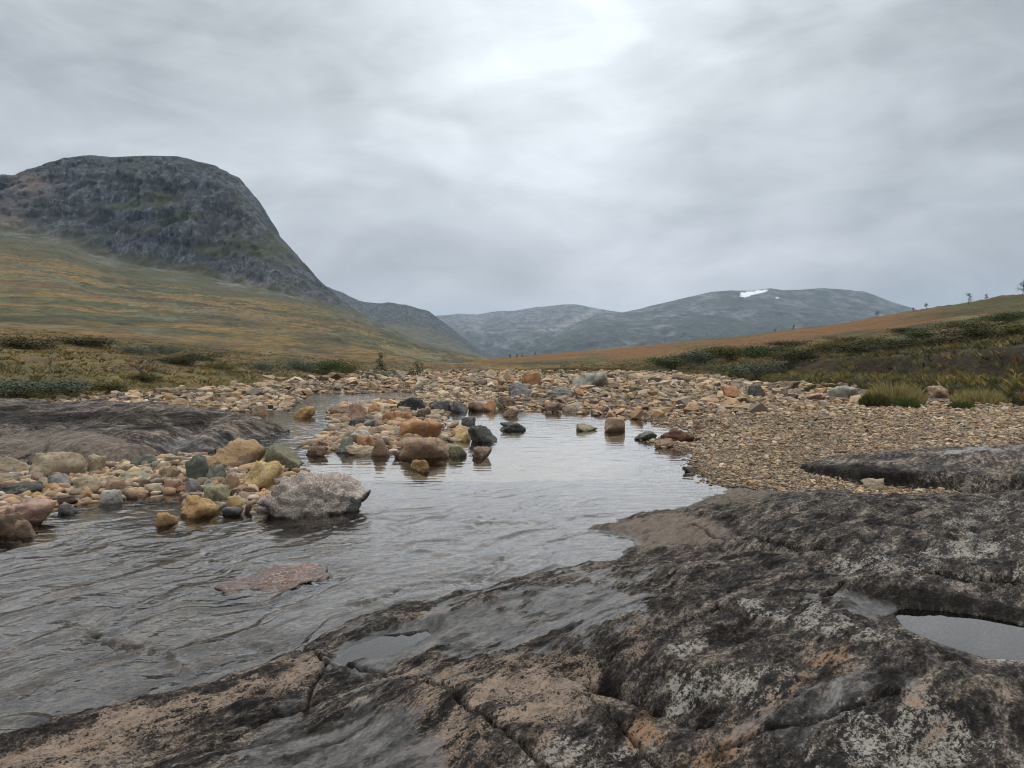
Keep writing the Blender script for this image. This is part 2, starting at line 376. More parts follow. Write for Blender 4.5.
for j in range(len(pxs)):
    Z[:, j] = np.interp(YS, [10, yel[j] - .5, yel[j], yel[j] + 3, yel[j] + 13, 130, 220, 300, 400, 500, 600, 700, 800, Yc, Ym, 1300, Yr, 1900, 3400], [-.9, -.6, .14, .14 + .42 * (zf[j] - .14), zf[j], *[zf[j] + (zc[j] - zf[j]) * ((q_ - 60) / 870.0) ** 1.32 for q_ in (130, 220, 300, 400, 500, 600, 700, 800)], zc[j], zm[j], zm[j] + (zr[j] - zm[j]) * 0.74, zr[j], zr[j] * 0.93, zr[j] * 0.6])
Z = blurY(Z, 3)
# keep the crest where the photo shows it after the blur
cl = sstep(YY, 880, 1010) * sstep(zr - zc, 16, 80)
X = U * YY
n_big = ridged(X / 210, Z / 420, 0.0, 3)
n_mid = ridged(X / 44, Z / 260, 2.0, 4, 0.55)
n_fin = fbm(X / 17, Z / 26, 5.0, 3, 0.6)
ledge = fbm(X / 160, Z / 30, 8.0, 4, 0.6)
dY = cl * ((n_big - 1.0) * 16 + (n_mid - 1.0) * 21 + n_fin * 10 + ledge * 7)
crest = sstep(YY, 1340, 1500)
dY *= (1 - crest)
Z += cl * (fbm(X / 45, YY / 45, 1.0, 4) * 3.0) * (1 - 0.5 * crest)
Z += (1 - cl) * sstep(YY - yel, 0, 20) * (fbm(X / 14, YY / 22, 3.0, 5, 0.55) * 0.9 * np.clip(YY / 200, .35, 2.5) + fbm(X / 60, YY / 160, 6.0, 3) * 2.0 * np.clip(YY / 400, 0, 2))
_te = (Zat(sil, Yr) - CZ) / Yr
Z = np.minimum(Z, CZ + (_te - .0036 * np.abs(fbm(X / 34, YY / 90, 3.0, 5, .6)) - .0004 * (YY < 1400)) * (YY - dY))
pxv, pyv = PX(X, YY, Z)
green = sstep(YY + 120 * fbm(X / 120, YY / 200, 4.0, 4), 420, 800) * 0.95
scree = np.exp(-((YY - (Yc - 20)) / 150) ** 2) * sstep(pxs, -60, 60) * np.clip(.75 + fbm(X / 60, YY / 400, 2.0, 4), 0, 1)
ledm = np.clip(sstep(YY, 900, 980) * (1 - sstep(YY, 1130, 1330)), 0, 1) * (0.35 + 0.65 * sstep(pxs, 40, 120)) + 0.12
pink = np.exp(-(((PXC - 28) / 26) ** 2 + ((pyv - 185) / 12) ** 2)) + np.exp(-(((PXC - 8) / 30) ** 2 + ((pyv - 232) / 22) ** 2)) * .8
_NLY = len(YS)
m_mt = mat_mountain()
grid_obj('mountain', X, YY - dY, Z, m_mt, {'cliff': cl, 'green': green, 'scree': scree, 'ledge': ledm, 'pink': pink, 'bank': np.exp(-((YY - yel - 7) / 11.0) ** 2)}, kind='structure')

# --- shoulder hill behind it
SIL2 = [(200, 250), (280, 275), (330, 287), (345, 293), (357, 299), (368, 303), (390, 302.5), (408, 305), (430, 312), (443, 321), (455, 331), (475, 347), (492, 358), (520, 366), (580, 372)]
pxs = np.linspace(200, 580, 420); YS = np.concatenate([np.linspace(1500, 2900, 260), np.linspace(2950, 4200, 14)])
U, YY = polar(pxs, YS); zr = Zat(interp(pxs, SIL2), 2800.0); zf = Zat(interp(pxs, [(200, 350), (400, 352), (480, 361), (580, 374)]), 1500.0)
Z = np.empty_like(U)
for j in range(len(pxs)): Z[:, j] = np.interp(YS, [1500, 2300, 2800, 4200], [zf[j], zf[j] + (zr[j] - zf[j]) * .45, zr[j], zr[j] * .5])
Z = blurY(Z, 6); X = U * YY
Z += fbm(X / 60, YY / 80, 4.0, 4) * 5
cl2 = 0.85 * sstep(Z / np.maximum(zr, 20), .3, .8) + 0.25 * sstep(fbm(X / 200, Z / 60, 1.0, 4), 0.1, .5)
pass
dY = cl2 * (ridged(X / 90, Z / 160, 3.0, 4) * 28)
o2 = np.ones_like(U)
grid_obj('hill', X, YY - dY, Z, m_mt, {'cliff': cl2, 'green': o2 * .9, 'scree': o2 * 0.45, 'ledge': o2 * .6, 'pink': o2 * 0, 'bank': o2 * 0}, kind='structure')

# --- far mountains
def far(name, sil, base_py, x0, x1, Y0, Y1, mat, rockf, extra=None, amp=40, n=520):
    pxs = np.linspace(x0, x1, n); YS = np.concatenate([np.linspace(Y0, Y1, 240), np.linspace(Y1 * 1.02, Y1 * 1.3, 10)])
    U, YY = polar(pxs, YS); zr = Zat(interp(pxs, sil), Y1); zf = Zat(np.full_like(pxs, base_py), Y0)
    q = np.clip((YY - Y0) / (Y1 - Y0), 0, 1)
    Z = zf + (zr - zf) * (q ** 1.15); Z = np.where(YY > Y1, zr - (YY - Y1) * .12, Z)
    X = U * YY
    rel = 1 - np.abs(q - .5) * 1.0
    Z = Z + (ridged(X / 520, YY / 700, 1.0, 5, .5) - .6) * amp * np.clip(1 - q, 0.06, 1) * np.clip(q * 5, 0, 1) + fbm(X / 130, YY / 160, 7.0, 4) * amp * .22 * np.clip(1.15 - q, .15, 1)
    pxv, pyv = PX(X, YY, Z)
    at = {'rock': rockf(pxv, pyv, q), 'pale': np.zeros_like(U), 'snow': np.zeros_like(U)}
    if extra: extra(at, pxv, pyv, X, Z)
    grid_obj(name, X, YY, Z, mat, at, kind='structure')
SILC = [(380, 322), (430, 316), (445, 315.5), (462, 314), (478, 314.5), (500, 311), (515, 311), (535, 307.5), (560, 305), (575, 304.5), (590, 307), (605, 310), (630, 314), (680, 322), (740, 335)]
SILD = [(520, 352), (555, 332), (580, 322), (605, 313), (622, 312.5), (640, 309), (665, 302.5), (690, 297), (712, 292), (730, 290.5), (745, 291), (757, 290), (770, 288.5), (782, 290.5), (800, 290), (820, 288.5), (845, 290), (862, 291.5), (875, 296), (890, 302), (905, 306.5), (930, 314), (980, 330), (1100, 350)]
def exC(at, px, py, X, Z):
    at['pale'] += .75 * np.exp(-(dist_line(px, py, [(598, 309), (585, 315), (575, 321), (560, 327), (540, 331)]) / 2.6) ** 2) * np.clip(fbm(X / 60, Z / 25, 3, 3) + .6, 0, 1)
    at['pale'] += .5 * np.exp(-(dist_line(px, py, [(470, 318), (480, 322), (476, 328)]) / 3.5) ** 2) * np.clip(fbm(X / 60, Z / 25, 3, 3) + .5, 0, 1)
def exD(at, px, py, X, Z):
    nn = fbm(X / 40, Z / 12, 1.0, 4)
    at['snow'] += sstep(sdf(px, py, [(741, 292.5), (752, 291), (768, 290), (764, 292.5), (755, 294.5), (745, 297.5), (740, 295.5)]) + nn * 1.1, -.5, .5)
    at['snow'] += .7 * sstep(sdf(px, py, [(775, 297.5), (777, 296.5), (780, 298), (777, 299)]), -.3, .5)
    at['pale'] += .5 * np.exp(-(dist_line(px, py, [(712, 297), (690, 303), (676, 309)]) / 2.0) ** 2) * np.clip(nn + .3, 0, 1)
far('mountain', SILC, 360, 360, 760, 4200, 6800, mat_far('mountain_far'), lambda px, py, q: .45 + .4 * q, exC, 60)
far('mountain', SILD, 360, 500, 1150, 3400, 5600, mat_far('mountain_far_right'), lambda px, py, q: .30 + .25 * q, exD, 55, 640)

# --- right moor: bank, heath slope and skyline
SILM = [(380, 364), (430, 362), (490, 359), (520, 356), (540, 354.5), (600, 349.5), (680, 342), (720, 338), (760, 334), (800, 328.5), (830, 325), (870, 318), (900, 312.5), (930, 307.5), (960, 303.5), (1000, 296.5), (1030, 293), (1100, 284), (1300, 260), (1700, 240)]
EDGE = [(380, 372), (480, 370), (560, 368), (620, 368.5), (660, 372), (700, 376), (760, 383), (800, 386), (850, 388), (900, 392), (960, 399), (1024, 406), (1100, 416), (1300, 440), (1700, 480)]
pxs = np.concatenate([np.linspace(380, 1060, 760), np.linspace(1064, 1900, 160)])
ts = np.concatenate([np.linspace(0, .12, 90)[:-1], np.linspace(.12, 1, 240)[:-1], np.linspace(1, 2.5, 20)])
ye = np.array([G(a, b, 0.32)[1] for a, b in zip(pxs, interp(pxs, EDGE))])
yr = interp(pxs, [(380, 520), (560, 430), (700, 330), (860, 240), (1024, 150), (1300, 110), (1900, 90)])
U = np.broadcast_to((pxs - 512) / F, (len(ts), len(pxs))); T = np.broadcast_to(ts[:, None], U.shape)
YY = ye + T * (yr - ye); X = U * YY
zr = Zat(interp(pxs, SILM), yr); z0 = 0.30
bank = interp(pxs, [(380, .15), (560, .2), (640, .5), (740, 1.0), (820, 1.35), (1024, 1.6), (1400, 1.9)])
dd = YY - ye
wob = fbm(X / 5, YY / 5, 2.0, 3) * 1.6
bz = bank * (0.35 * sstep(dd, 0, 1.0) + 0.65 * sstep(dd + wob, 3.0, 5.6))
q = np.clip(T, 0, 1)
Z = z0 + bz + (zr - z0 - bank) * (q ** 1.25); Z = np.where(T > 1, zr - (T - 1) * 6.0, Z) - 0.5 * (1 - sstep(dd, -.01, .35))
amp = np.clip((YY - ye) / 18, 0.15, 1)
Z += amp * (fbm(X / 2.1, YY / 2.6, 4.0, 4, .55) * .16 + fbm(X / 9, YY / 11, 5.0, 3) * .28)
peat = np.exp(-((dd + wob - 4.4) / 2.0) ** 2) * sstep(pxs, 690, 800) * (bank > .3)
pyr = PX(X, YY, Z)[1]
rust = sstep(q, .16, .4) * (1 - .85 * sstep(pxs, 860, 980))
grid_obj('moor', X, YY, Z, m_moor, {'rust': rust, 'peat': peat}, kind='structure')
def moor_z_lookup():
    return X.copy(), YY.copy(), Z.copy()
MX, MY, MZ = moor_z_lookup()

# ------------------------------------------------------------------ near ground
# gravel and boulder bars, and the bed of the stream
BAR_R = GL([(1700, 500), (1100, 500), (830, 500), (727, 487), (712, 480), (700, 475), (690, 463), (700, 456), (676, 449), (655, 441), (690, 436), (700, 431), (672, 426), (650, 421), (620, 416), (600, 414), (540, 411), (510, 408), (470, 408), (445, 405), (428, 398), (432, 393), (400, 391), (350, 393.5), (318, 392), (300, 394), (290, 399), (266, 411), (200, 410), (100, 408), (0, 407), (-200, 405), (-700, 405)], 0.0) + [(-90, 110), (160, 110)]
BAR_A = GL([(-400, 560), (-60, 540), (20, 522), (60, 505), (130, 497), (190, 492), (225, 505), (262, 508), (300, 490), (298, 474), (262, 462), (200, 457), (120, 464), (60, 474), (0, 468), (-400, 470)])
BAR_B = GL([(318, 450), (372, 453), (420, 452), (455, 444), (470, 436), (440, 424), (440, 414), (450, 404), (425, 397), (395, 402), (345, 405), (330, 414), (342, 424), (335, 434), (306, 446)])
def bed_z(x, y):
    sR = sdf(x, y, BAR_R); sA = sdf(x, y, BAR_A); sB = sdf(x, y, BAR_B)
    wob = fbm(x / 1.3, y / 1.3, 1.0, 3) * .25
    zR = np.where(sR > 0, .30 * (1 - np.exp(-(sR + wob * .5).clip(0) / 3.2)) + .012, .11 * (sR - .02))
    zA = np.where(sA > 0, .07 * sstep(sA + wob * .3, 0, .5) - 0.02, .3 * sA - .02)
    zB = np.where(sB > 0, .11 * sstep(sB + wob, 0, .9) - .045, .12 * sB - .045)
    zz = np.maximum(np.maximum(zR, zA), np.maximum(zB, -.24 + .1 * wob))
    return zz + fbm(x / .5, y / .5, 2.0, 3) * .015
YS = np.geomspace(3.0, 112, 520); pxs = np.concatenate([np.linspace(-900, -20, 120)[:-1], np.linspace(-20, 1044, 620)[:-1], np.linspace(1044, 1900, 120)])
U, YY = polar(pxs, YS); X = U * YY; Z = bed_z(X, YY)
m_gravel = mat_gravel()
grid_obj('riverbed', X, YY, Z, m_gravel, kind='structure')

# --- foreground bedrock
SHORE = [(-700, 900), (-150, 778), (0, 742), (60, 725), (110, 711), (180, 690), (250, 665), (292, 645), (325, 632), (360, 618), (400, 604), (450, 591), (510, 581), (560, 571), (608, 557), (640, 546), (628, 537), (592, 529), (625, 519), (680, 511), (712, 496), (727, 487)]
BACK = [(760, 482), (830, 486), (900, 489), (960, 480), (1040, 474), (1700, 470)]
POLY = GL(SHORE) + GL(BACK, .12) + [G(1900, 900), G(1900, 1900), G(-700, 1900)]
def gl3(pts, z=.22): return GL(pts, z)
# (line, height, half width) of the larger ridges and hollows
FORMS = [
    (gl3([(-60, 775), (60, 745), (180, 705), (270, 675), (320, 660)], .08), .055, .16),
    (gl3([(60, 800), (180, 752), (260, 722), (330, 698), (400, 678)], .1), -.055, .15),
    (gl3([(300, 772), (350, 730), (420, 700)], .12), -.05, .16),
    (gl3([(395, 690), (450, 710), (500, 760)], .15), .05, .2),
    (gl3([(345, 655), (390, 645), (428, 636)], .08), -.05, .13),
    (gl3([(450, 645), (540, 620), (620, 590)], .12), -.035, .30),
    (gl3([(430, 690), (520, 668), (600, 645), (690, 628)], .22), .06, .22),
    (gl3([(600, 690), (660, 712), (730, 722)], .22), -.085, .13),
    (gl3([(620, 640), (720, 612), (800, 630), (880, 655)], .3), .07, .24),
    (gl3([(740, 700), (860, 690), (1000, 700)], .3), .07, .30),
    (gl3([(760, 640), (830, 610), (880, 612)], .25), -.05, .12),
    (gl3([(640, 560), (740, 570), (860, 560)], .25), .05, .30),
    (gl3([(690, 524), (745, 540), (830, 552)], .22), -.075, .14),
    (gl3([(820, 595), (880, 574), (940, 562), (1060, 566)], .35), .11, .24),
    (gl3([(700, 500), (800, 505), (900, 515)], .22), .05, .4),
]
PUD = gl3([(893, 613), (905, 609), (940, 611), (985, 617), (1040, 630), (1090, 645), (1080, 664), (1030, 662), (985, 659), (940, 645), (905, 630)], .262)
PUD2 = gl3([(338, 662), (352, 650), (385, 638), (425, 632), (428, 638), (405, 650), (378, 663), (352, 668)], .05)
def rot45(x, y): return (x + y) * .70711, (y - x) * .70711
def rock_base(x, y):
    s = sdf(x, y, POLY); s = s + fbm(x / .75, y / .75, 4.0, 4, .55) * .13 * (1 - sstep(np.abs(s), .3, 1.0))
    zl = .30 * (1 - np.exp(-(s.clip(0) / 1.3) ** 1.25)) + .010 * sstep(s, 0, .25)
    zw = -.025 - .10 * (1 - np.exp(s.clip(None, 0) / .8)) - .05 * sstep(-s, 1.0, 3.0)
    zz = np.where(s > 0, zl, np.maximum(zw, .35 * s))
    land = sstep(s, -.02, .25)
    for ln, a, wd in FORMS:
        zz = zz + land * a * np.exp(-(dist_line(x, y, ln) / wd) ** 2)
    a, b = rot45(x, y)
    lo = fbm(a / 2.2, b / 1.0, 3.0, 3) * .075
    zz = zz + lo * (.25 + .75 * land) * sstep(np.abs(s), 0, .5)
    p = sdf(x, y, PUD)
    bk = sstep(y - (3.72 - .45 * (x - 2.3)), -.03, .2)
    zz = np.where(p > -.30, zz * 1.0 + (np.where(p > 0, .235 - .05 * sstep(p, 0, .12), .268 + (.10 + .38 * bk) * (-p)) - zz) * sstep(p, -.30, -.05), zz)
    p2 = sdf(x, y, PUD2)
    zz = zz + (np.where(p2 > 0, .035, .058) - zz) * sstep(p2, -.12, -.01)
    return zz, s, p, p2
def on_rock(px, py):
    zg = .2
    for _ in range(6):
        x, y = G(px, py, zg); zg = .5 * zg + .5 * float(rock_base(np.array([x]), np.array([y]))[0][0])
    return G(px, py, zg)
def RL(pts): return [on_rock(*p) for p in pts]
YS = np.geomspace(1.7, 10.6, 760); pxs = np.concatenate([np.linspace(-700, -10, 130)[:-1], np.linspace(-10, 1034, 1000)[:-1], np.linspace(1034, 1900, 130)])
U, YY = polar(pxs, YS); X = U * YY
Z, S_, P_, P2_ = rock_base(X, YY)
a, b = rot45(X, YY); land = sstep(S_, -.05, .15)
pud = 1 - sstep(P_, -.24, -.06); pud2 = 1 - sstep(P2_, -.08, 0.0)
k = pud * pud2
pxv, pyv = PX(X, YY, Z)
def blob(pts, soft, amp=1.0, nz=1.1):
    s = sdf(pxv, pyv, pts) / soft + nz * NZ; return amp * sstep(s, -1, 1)
NZ = fbm(a / .35, b / .16, 6.0, 5, .6) * 1.6
wet = np.zeros_like(X)
for pts, sf, am in [
    ([(430, 665), (500, 650), (600, 640), (650, 612), (640, 585), (590, 575), (530, 585), (450, 605), (340, 640), (330, 668)], 16, 1.0),
    ([(180, 800), (240, 735), (330, 700), (400, 690), (440, 720), (450, 800)], 18, .62),
    ([(810, 598), (860, 592), (900, 605), (880, 625), (840, 616)], 10, .8),
    ([(690, 740), (780, 690), (860, 660), (930, 670), (900, 700), (800, 750)], 20, .55)]:
    wet = np.maximum(wet, blob(pts, sf, am))
wet = np.maximum(wet, 1 - sstep(S_, -.01, .06)); wet *= sstep(S_, -.25, -.02)
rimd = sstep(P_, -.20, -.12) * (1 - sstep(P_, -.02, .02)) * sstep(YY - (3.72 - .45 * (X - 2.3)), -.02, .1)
tan = np.zeros_like(X)
for pts, sf, am in [
    ([(-20, 755), (110, 718), (250, 672), (310, 655), (330, 668), (290, 690), (240, 712), (170, 738), (90, 760), (0, 800)], 10, 1.0),
    ([(300, 672), (350, 668), (350, 690), (310, 705), (280, 700)], 10, .8),
    ([(390, 690), (440, 690), (490, 720), (500, 768), (420, 760), (380, 720)], 14, .75),
    ([(380, 672), (430, 668), (520, 650), (600, 662), (600, 700), (540, 745), (480, 710), (430, 685)], 14, .8),
    ([(380, 618), (440, 606), (448, 612), (400, 626)], 5, 1.0), ([(305, 650), (330, 646), (345, 650), (320, 655)], 4, .9),
    ([(600, 640), (650, 625), (680, 640), (640, 655)], 8, .6),
    ([(700, 480), (860, 490), (760, 505), (680, 515)], 10, .5)]:
    tan = np.maximum(tan, blob(pts, sf, am))
pale = np.zeros_like(X)
for pts, sf, am in [
    ([(760, 612), (820, 598), (900, 640), (880, 650), (800, 632)], 8, .9),
    ([(640, 690), (680, 660), (760, 670), (800, 650), (800, 690), (760, 740), (720, 700), (680, 705)], 14, .85),
    ([(810, 750), (850, 700), (930, 690), (1000, 740), (1010, 790), (830, 790)], 18, .85),
    ([(850, 585), (930, 545), (1030, 530), (1040, 560), (950, 572), (880, 592)], 14, .9),
    ([(830, 560), (880, 550), (900, 565), (850, 580)], 8, .9), ([(930, 520), (1030, 495), (1040, 520), (950, 532)], 10, .7),
    ([(720, 605), (760, 600), (850, 628), (890, 640), (870, 648), (760, 620)], 6, .9),
    ([(985, 660), (1030, 650), (1030, 668), (1000, 668)], 5, .8),
    ([(520, 768), (600, 730), (650, 760), (640, 790)], 14, .55)]:
    pale = np.maximum(pale, blob(pts, sf, am))
org = np.zeros_like(X)
for pts, sf, am in [
    ([(700, 760), (730, 720), (790, 680), (840, 650), (850, 662), (800, 700), (760, 750), (720, 790)], 22, .75),
    ([(620, 725), (650, 718), (660, 740), (630, 745)], 8, .7), ([(690, 790), (700, 755), (730, 760), (720, 790)], 8, .8),
    ([(880, 700), (960, 690), (1000, 730), (930, 740)], 16, .4)]:
    org = np.maximum(org, blob(pts, sf, am))
smooth = np.maximum(blob([(592, 529), (625, 519), (680, 511), (735, 530), (720, 545), (640, 552), (628, 537)], 7, 1.0, .2), .75 * blob([(727, 487), (712, 497), (690, 508), (760, 500), (800, 486)], 6, 1.0, .3))
smooth = np.maximum(smooth, .55 * (1 - sstep(S_, -.4, -.05)) * sstep(NZ, -.5, .8))
smooth = np.maximum(smooth, .45 * blob([(395, 625), (560, 572), (640, 548), (640, 575), (520, 600), (420, 632)], 7, .8, .6))
# cracks
CR = [([(300, 645), (322, 660), (345, 667), (380, 672), (420, 684), (450, 690), (482, 716), (520, 745), (560, 775)], .020, .055),
      ([(688, 525), (740, 541), (790, 548), (835, 552)], .028, .07), ([(820, 600), (860, 582), (930, 573), (1040, 580)], .03, .075),
      ([(330, 660), (312, 690), (305, 715)], .018, .04), ([(200, 752), (260, 725), (320, 703)], .022, .05),
      ([(600, 668), (650, 640), (720, 610)], .012, .03), ([(590, 690), (640, 705), (700, 728), (730, 726)], .06, .09), ([(570, 690), (630, 735), (660, 775)], .018, .04),
      ([(700, 640), (760, 618), (830, 612), (890, 645)], .012, .02), ([(720, 745), (820, 720), (900, 690)], .02, .03), ([(640, 600), (760, 585), (850, 560)], .012, .025)]
dark = np.zeros_like(X); crk = np.zeros_like(X)
wx = X + fbm(X / .22, YY / .22, 1.0, 4) * .013; wy = YY + fbm(X / .22, YY / .22, 9.0, 4) * .013
for pts, wd, dp in CR:
    wd *= .5; dl = dist_line(wx, wy, RL(pts)); c = np.exp(-(dl / wd) ** 2)
    crk += c * dp; dark = np.maximum(dark, .9 * np.exp(-(dl / (wd * .9)) ** 2))
dry = 1 - .65 * sstep(wet, .4, .9)
mid = (ridged(a / .55, b / .22, 2.0, 5, .55) - .7) * .022 + fbm(a / .16, b / .075, 5.0, 4, .6) * .010 + np.minimum(fbm(a / .07, b / .04, 8.0, 3, .65), .15) * .008
Z = Z + land * (mid * dry * k - .85 * crk * k) + (1 - land) * mid * .6
dark = np.maximum(dark * k, .85 * sstep(-(fbm(a / .36, b / .15, 12.0, 6, .65)) + .10 * sstep(pxv, 560, 800), .12, .5) * (1 - np.clip(pale + tan + smooth, 0, 1)) * land * k)
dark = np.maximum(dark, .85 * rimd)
m_rock = mat_bedrock()
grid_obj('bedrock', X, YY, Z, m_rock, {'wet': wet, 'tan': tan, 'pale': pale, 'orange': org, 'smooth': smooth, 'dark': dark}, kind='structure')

# puddles lying in the hollows of the rock
def flat_poly(name, poly, zz, mat, grow=.05):
    cx = sum(p[0] for p in poly) / len(poly); cy = sum(p[1] for p in poly) / len(poly)
    V = [(cx, cy, zz)] + [(cx + (p[0] - cx) * (1 + grow), cy + (p[1] - cy) * (1 + grow), zz) for p in poly]
    n = len(poly); ar_ = sum(poly[i][0] * poly[(i + 1) % n][1] - poly[(i + 1) % n][0] * poly[i][1] for i in range(n))
    fs = [(0, i + 1, (i + 1) % n + 1) if ar_ > 0 else (0, (i + 1) % n + 1, i + 1) for i in range(n)]
    return link(name, mesh_np(name, V, fs, mat), kind='structure')
m_pud = mat_water((0.36, 0.35, 0.33), False); m_pud.name = 'still_water'
flat_poly('puddle', PUD, .262, m_pud, .10); flat_poly('puddle', PUD2, .060, m_pud, .10)

# --- rock slabs further off
m_rock2 = mat_bedrock('slab_rock', .42)
def slab(name, poly, top, edge_w, Y0, Y1, px0, px1, label, forms=(), nx=520, ny=300, seed=0.0, masks=None):
    YS = np.geomspace(Y0, Y1, ny); pxs = np.linspace(px0, px1, nx); U, YY = polar(pxs, YS); X = U * YY
    s = sdf(X, YY, poly); a, b = rot45(X, YY)
    s = s + fbm(X / .9, YY / .9, seed, 4, .6) * .14
    Z = top(X, YY) * sstep(s, -.05, edge_w) + fbm(X / 1.9, YY / 1.6, seed + 2, 4) * .12 * sstep(s, 0, .8)
    for ln, am, wd in forms: Z = Z + am * np.exp(-(dist_line(X, YY, ln) / wd) ** 2)
    Z = Z + (ridged(a / .8, b / .35, seed + 4, 4, .55) - .7) * .03 + fbm(a / .2, b / .1, seed, 3, .6) * .012
    Z = np.where(s < -.05, -.6 , Z)
    o = np.zeros_like(X); px_, py_ = PX(X, YY, Z)
    nz = fbm(a / .8, b / .4, seed + 6, 5, .6)
    at = {'wet': sstep(nz, .1, .6) * .5, 'tan': sstep(-nz, .0, .6) * .55, 'pale': sstep(nz, .25, .7) * .35, 'orange': o.copy(), 'smooth': o.copy(), 'dark': o.copy()}
    if masks: masks(at, px_, py_, nz)
    keep = s > -.3
    V = np.stack([X, YY, Z], -1).reshape(-1, 3); fs = grid_faces(*X.shape); kk = keep.ravel()
    fs = fs[kk[fs].all(1)]; used = np.zeros(len(V), bool); used[fs.ravel()] = True; idx = np.cumsum(used) - 1
    c = V[used].mean(0); c[2] = 0
    o_ = link(name, mesh_np(name, V[used] - c, idx[fs], m_rock2, {q: r.ravel()[used] for q, r in at.items()}), label=label, category='rock slab', loc=c)
    return o_
LS = GL([(-400, 484), (-100, 478), (0, 464), (60, 471), (130, 468), (185, 461), (232, 447), (289, 431)]) + GL([(282, 421), (230, 413), (150, 408), (60, 407), (0, 406.5), (-400, 405)], .2)
def mL(at, px, py, nz):
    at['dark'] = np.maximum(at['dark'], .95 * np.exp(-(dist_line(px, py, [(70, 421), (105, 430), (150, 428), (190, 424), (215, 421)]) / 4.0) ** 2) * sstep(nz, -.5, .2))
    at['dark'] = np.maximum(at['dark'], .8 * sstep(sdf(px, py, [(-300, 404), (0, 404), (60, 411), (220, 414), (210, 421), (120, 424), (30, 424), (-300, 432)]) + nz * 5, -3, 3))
    at['pale'] = np.maximum(at['pale'], .5 * sstep(sdf(px, py, [(-200, 436), (60, 426), (110, 430), (170, 452), (120, 466), (20, 462), (-200, 470)]) + nz * 9, -6, 8))
    at['smooth'] = .75 * sstep(sdf(px, py, [(-200, 440), (60, 428), (100, 426), (170, 455), (120, 466), (20, 462), (-200, 470)]) + nz * 6, -5, 8)
    at['wet'] = np.maximum(at['wet'] * .5, .5 * sstep(sdf(px, py, [(140, 440), (290, 428), (220, 450), (170, 460)]) + nz * 5, -4, 4))
slab('rock_slab', LS, lambda x, y: .13 + .26 * np.exp(-((x + 8.2) / 1.9) ** 2) * np.exp(-((y - 14.2) / 2.2) ** 2) + .13 * ridged(x / 2.6, y / 2.2, 3.0, 3) + .12 * sstep(y, 15.5, 19), .5, 9.8, 25.5, -400, 300,
     'broad smooth grey rock slab at the left with a dark ledge', [(GL([(60, 432), (110, 440), (180, 433), (230, 428)], .1), -.30, .5), (GL([(-100, 436), (0, 429), (60, 424), (130, 421)], .2), -.16, .4), (GL([(150, 462), (175, 448), (200, 436), (215, 424)], .1), -.26, .26), (GL([(20, 470), (40, 452), (70, 440)], .1), -.08, .2), (GL([(40, 415), (130, 417), (230, 420)], .25), .12, .8)], seed=1.5, masks=mL)
RS = GL([(792, 473), (806, 478), (850, 486), (905, 489), (940, 489), (985, 493), (1040, 496), (1700, 510), (1700, 440), (1300, 450), (1040, 458), (960, 460), (900, 463), (850, 466)], .04)
def mR(at, px, py, nz):
    at['dark'] = np.maximum(at['dark'], .95 * sstep(sdf(px, py, [(800, 466), (850, 462), (920, 470), (925, 486), (880, 488), (800, 474)]) + nz * 3, -2, 3))  # shadow of the undercut front edge, painted into the colour
    w_ = sstep(sdf(px, py, [(920, 449), (965, 446), (1000, 449), (985, 456), (950, 457)]) + nz * 5, -2, 6)  # pale sheen of the wet patch, painted into the colour
    at['pale'] = np.maximum(at['pale'] * .6, .95 * w_); at['wet'] = np.maximum(at['wet'], .8 * sstep(sdf(px, py, [(910, 448), (985, 444), (1008, 449), (960, 458)]) + nz * 6, -3, 6))
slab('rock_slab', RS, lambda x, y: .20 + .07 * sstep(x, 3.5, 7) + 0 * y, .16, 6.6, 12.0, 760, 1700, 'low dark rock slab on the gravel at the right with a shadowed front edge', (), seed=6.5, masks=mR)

# --- water
YS = np.geomspace(2.0, 48, 900); pxs = np.linspace(-420, 800, 1000)
U, YY = polar(pxs, YS); X = U * YY
pxv, pyv = PX(X, YY, np.zeros_like(X))
rz = [(-900, 500), (0, 508), (180, 517), (340, 518), (372, 500), (430, 500), (520, 486), (600, 500), (640, 530), (660, 560), (400, 640), (0, 780), (-900, 900)]
rap = sstep(sdf(pxv, pyv, rz) + fbm(X / .8, YY / .8, 1.0, 3) * 14, -16, 26)
rap = np.maximum(rap, .35 * sstep(sdf(pxv, pyv, [(150, 392), (330, 388), (400, 400), (345, 440), (300, 455), (150, 460)]), -5, 8))
fd = np.array([-.55, -.83]); al = X * fd[0] + YY * fd[1]; ac = -X * fd[1] + YY * fd[0]
wa = ac + fbm(X / .9, YY / .9, 4.0, 3) * .30; wl = al + fbm(X / .8, YY / .8, 7.0, 3) * .35
h = np.clip(ridged(wl / 1.7, wa / .42, 1.0, 3, .45) - 1.0, 0, None) * .030 + (ridged(wl / .8, wa / .26, 3.0, 2, .45) - .8) * .0045 + fbm(wl / .45, wa / .16, 6.0, 2, .5) * .003
h = h + np.clip(fbm(wl / .9, wa / .35, 9.0, 2) + .1, 0, 1) * fbm(wl / .13, wa / .05, 5.0, 2, .5) * .005
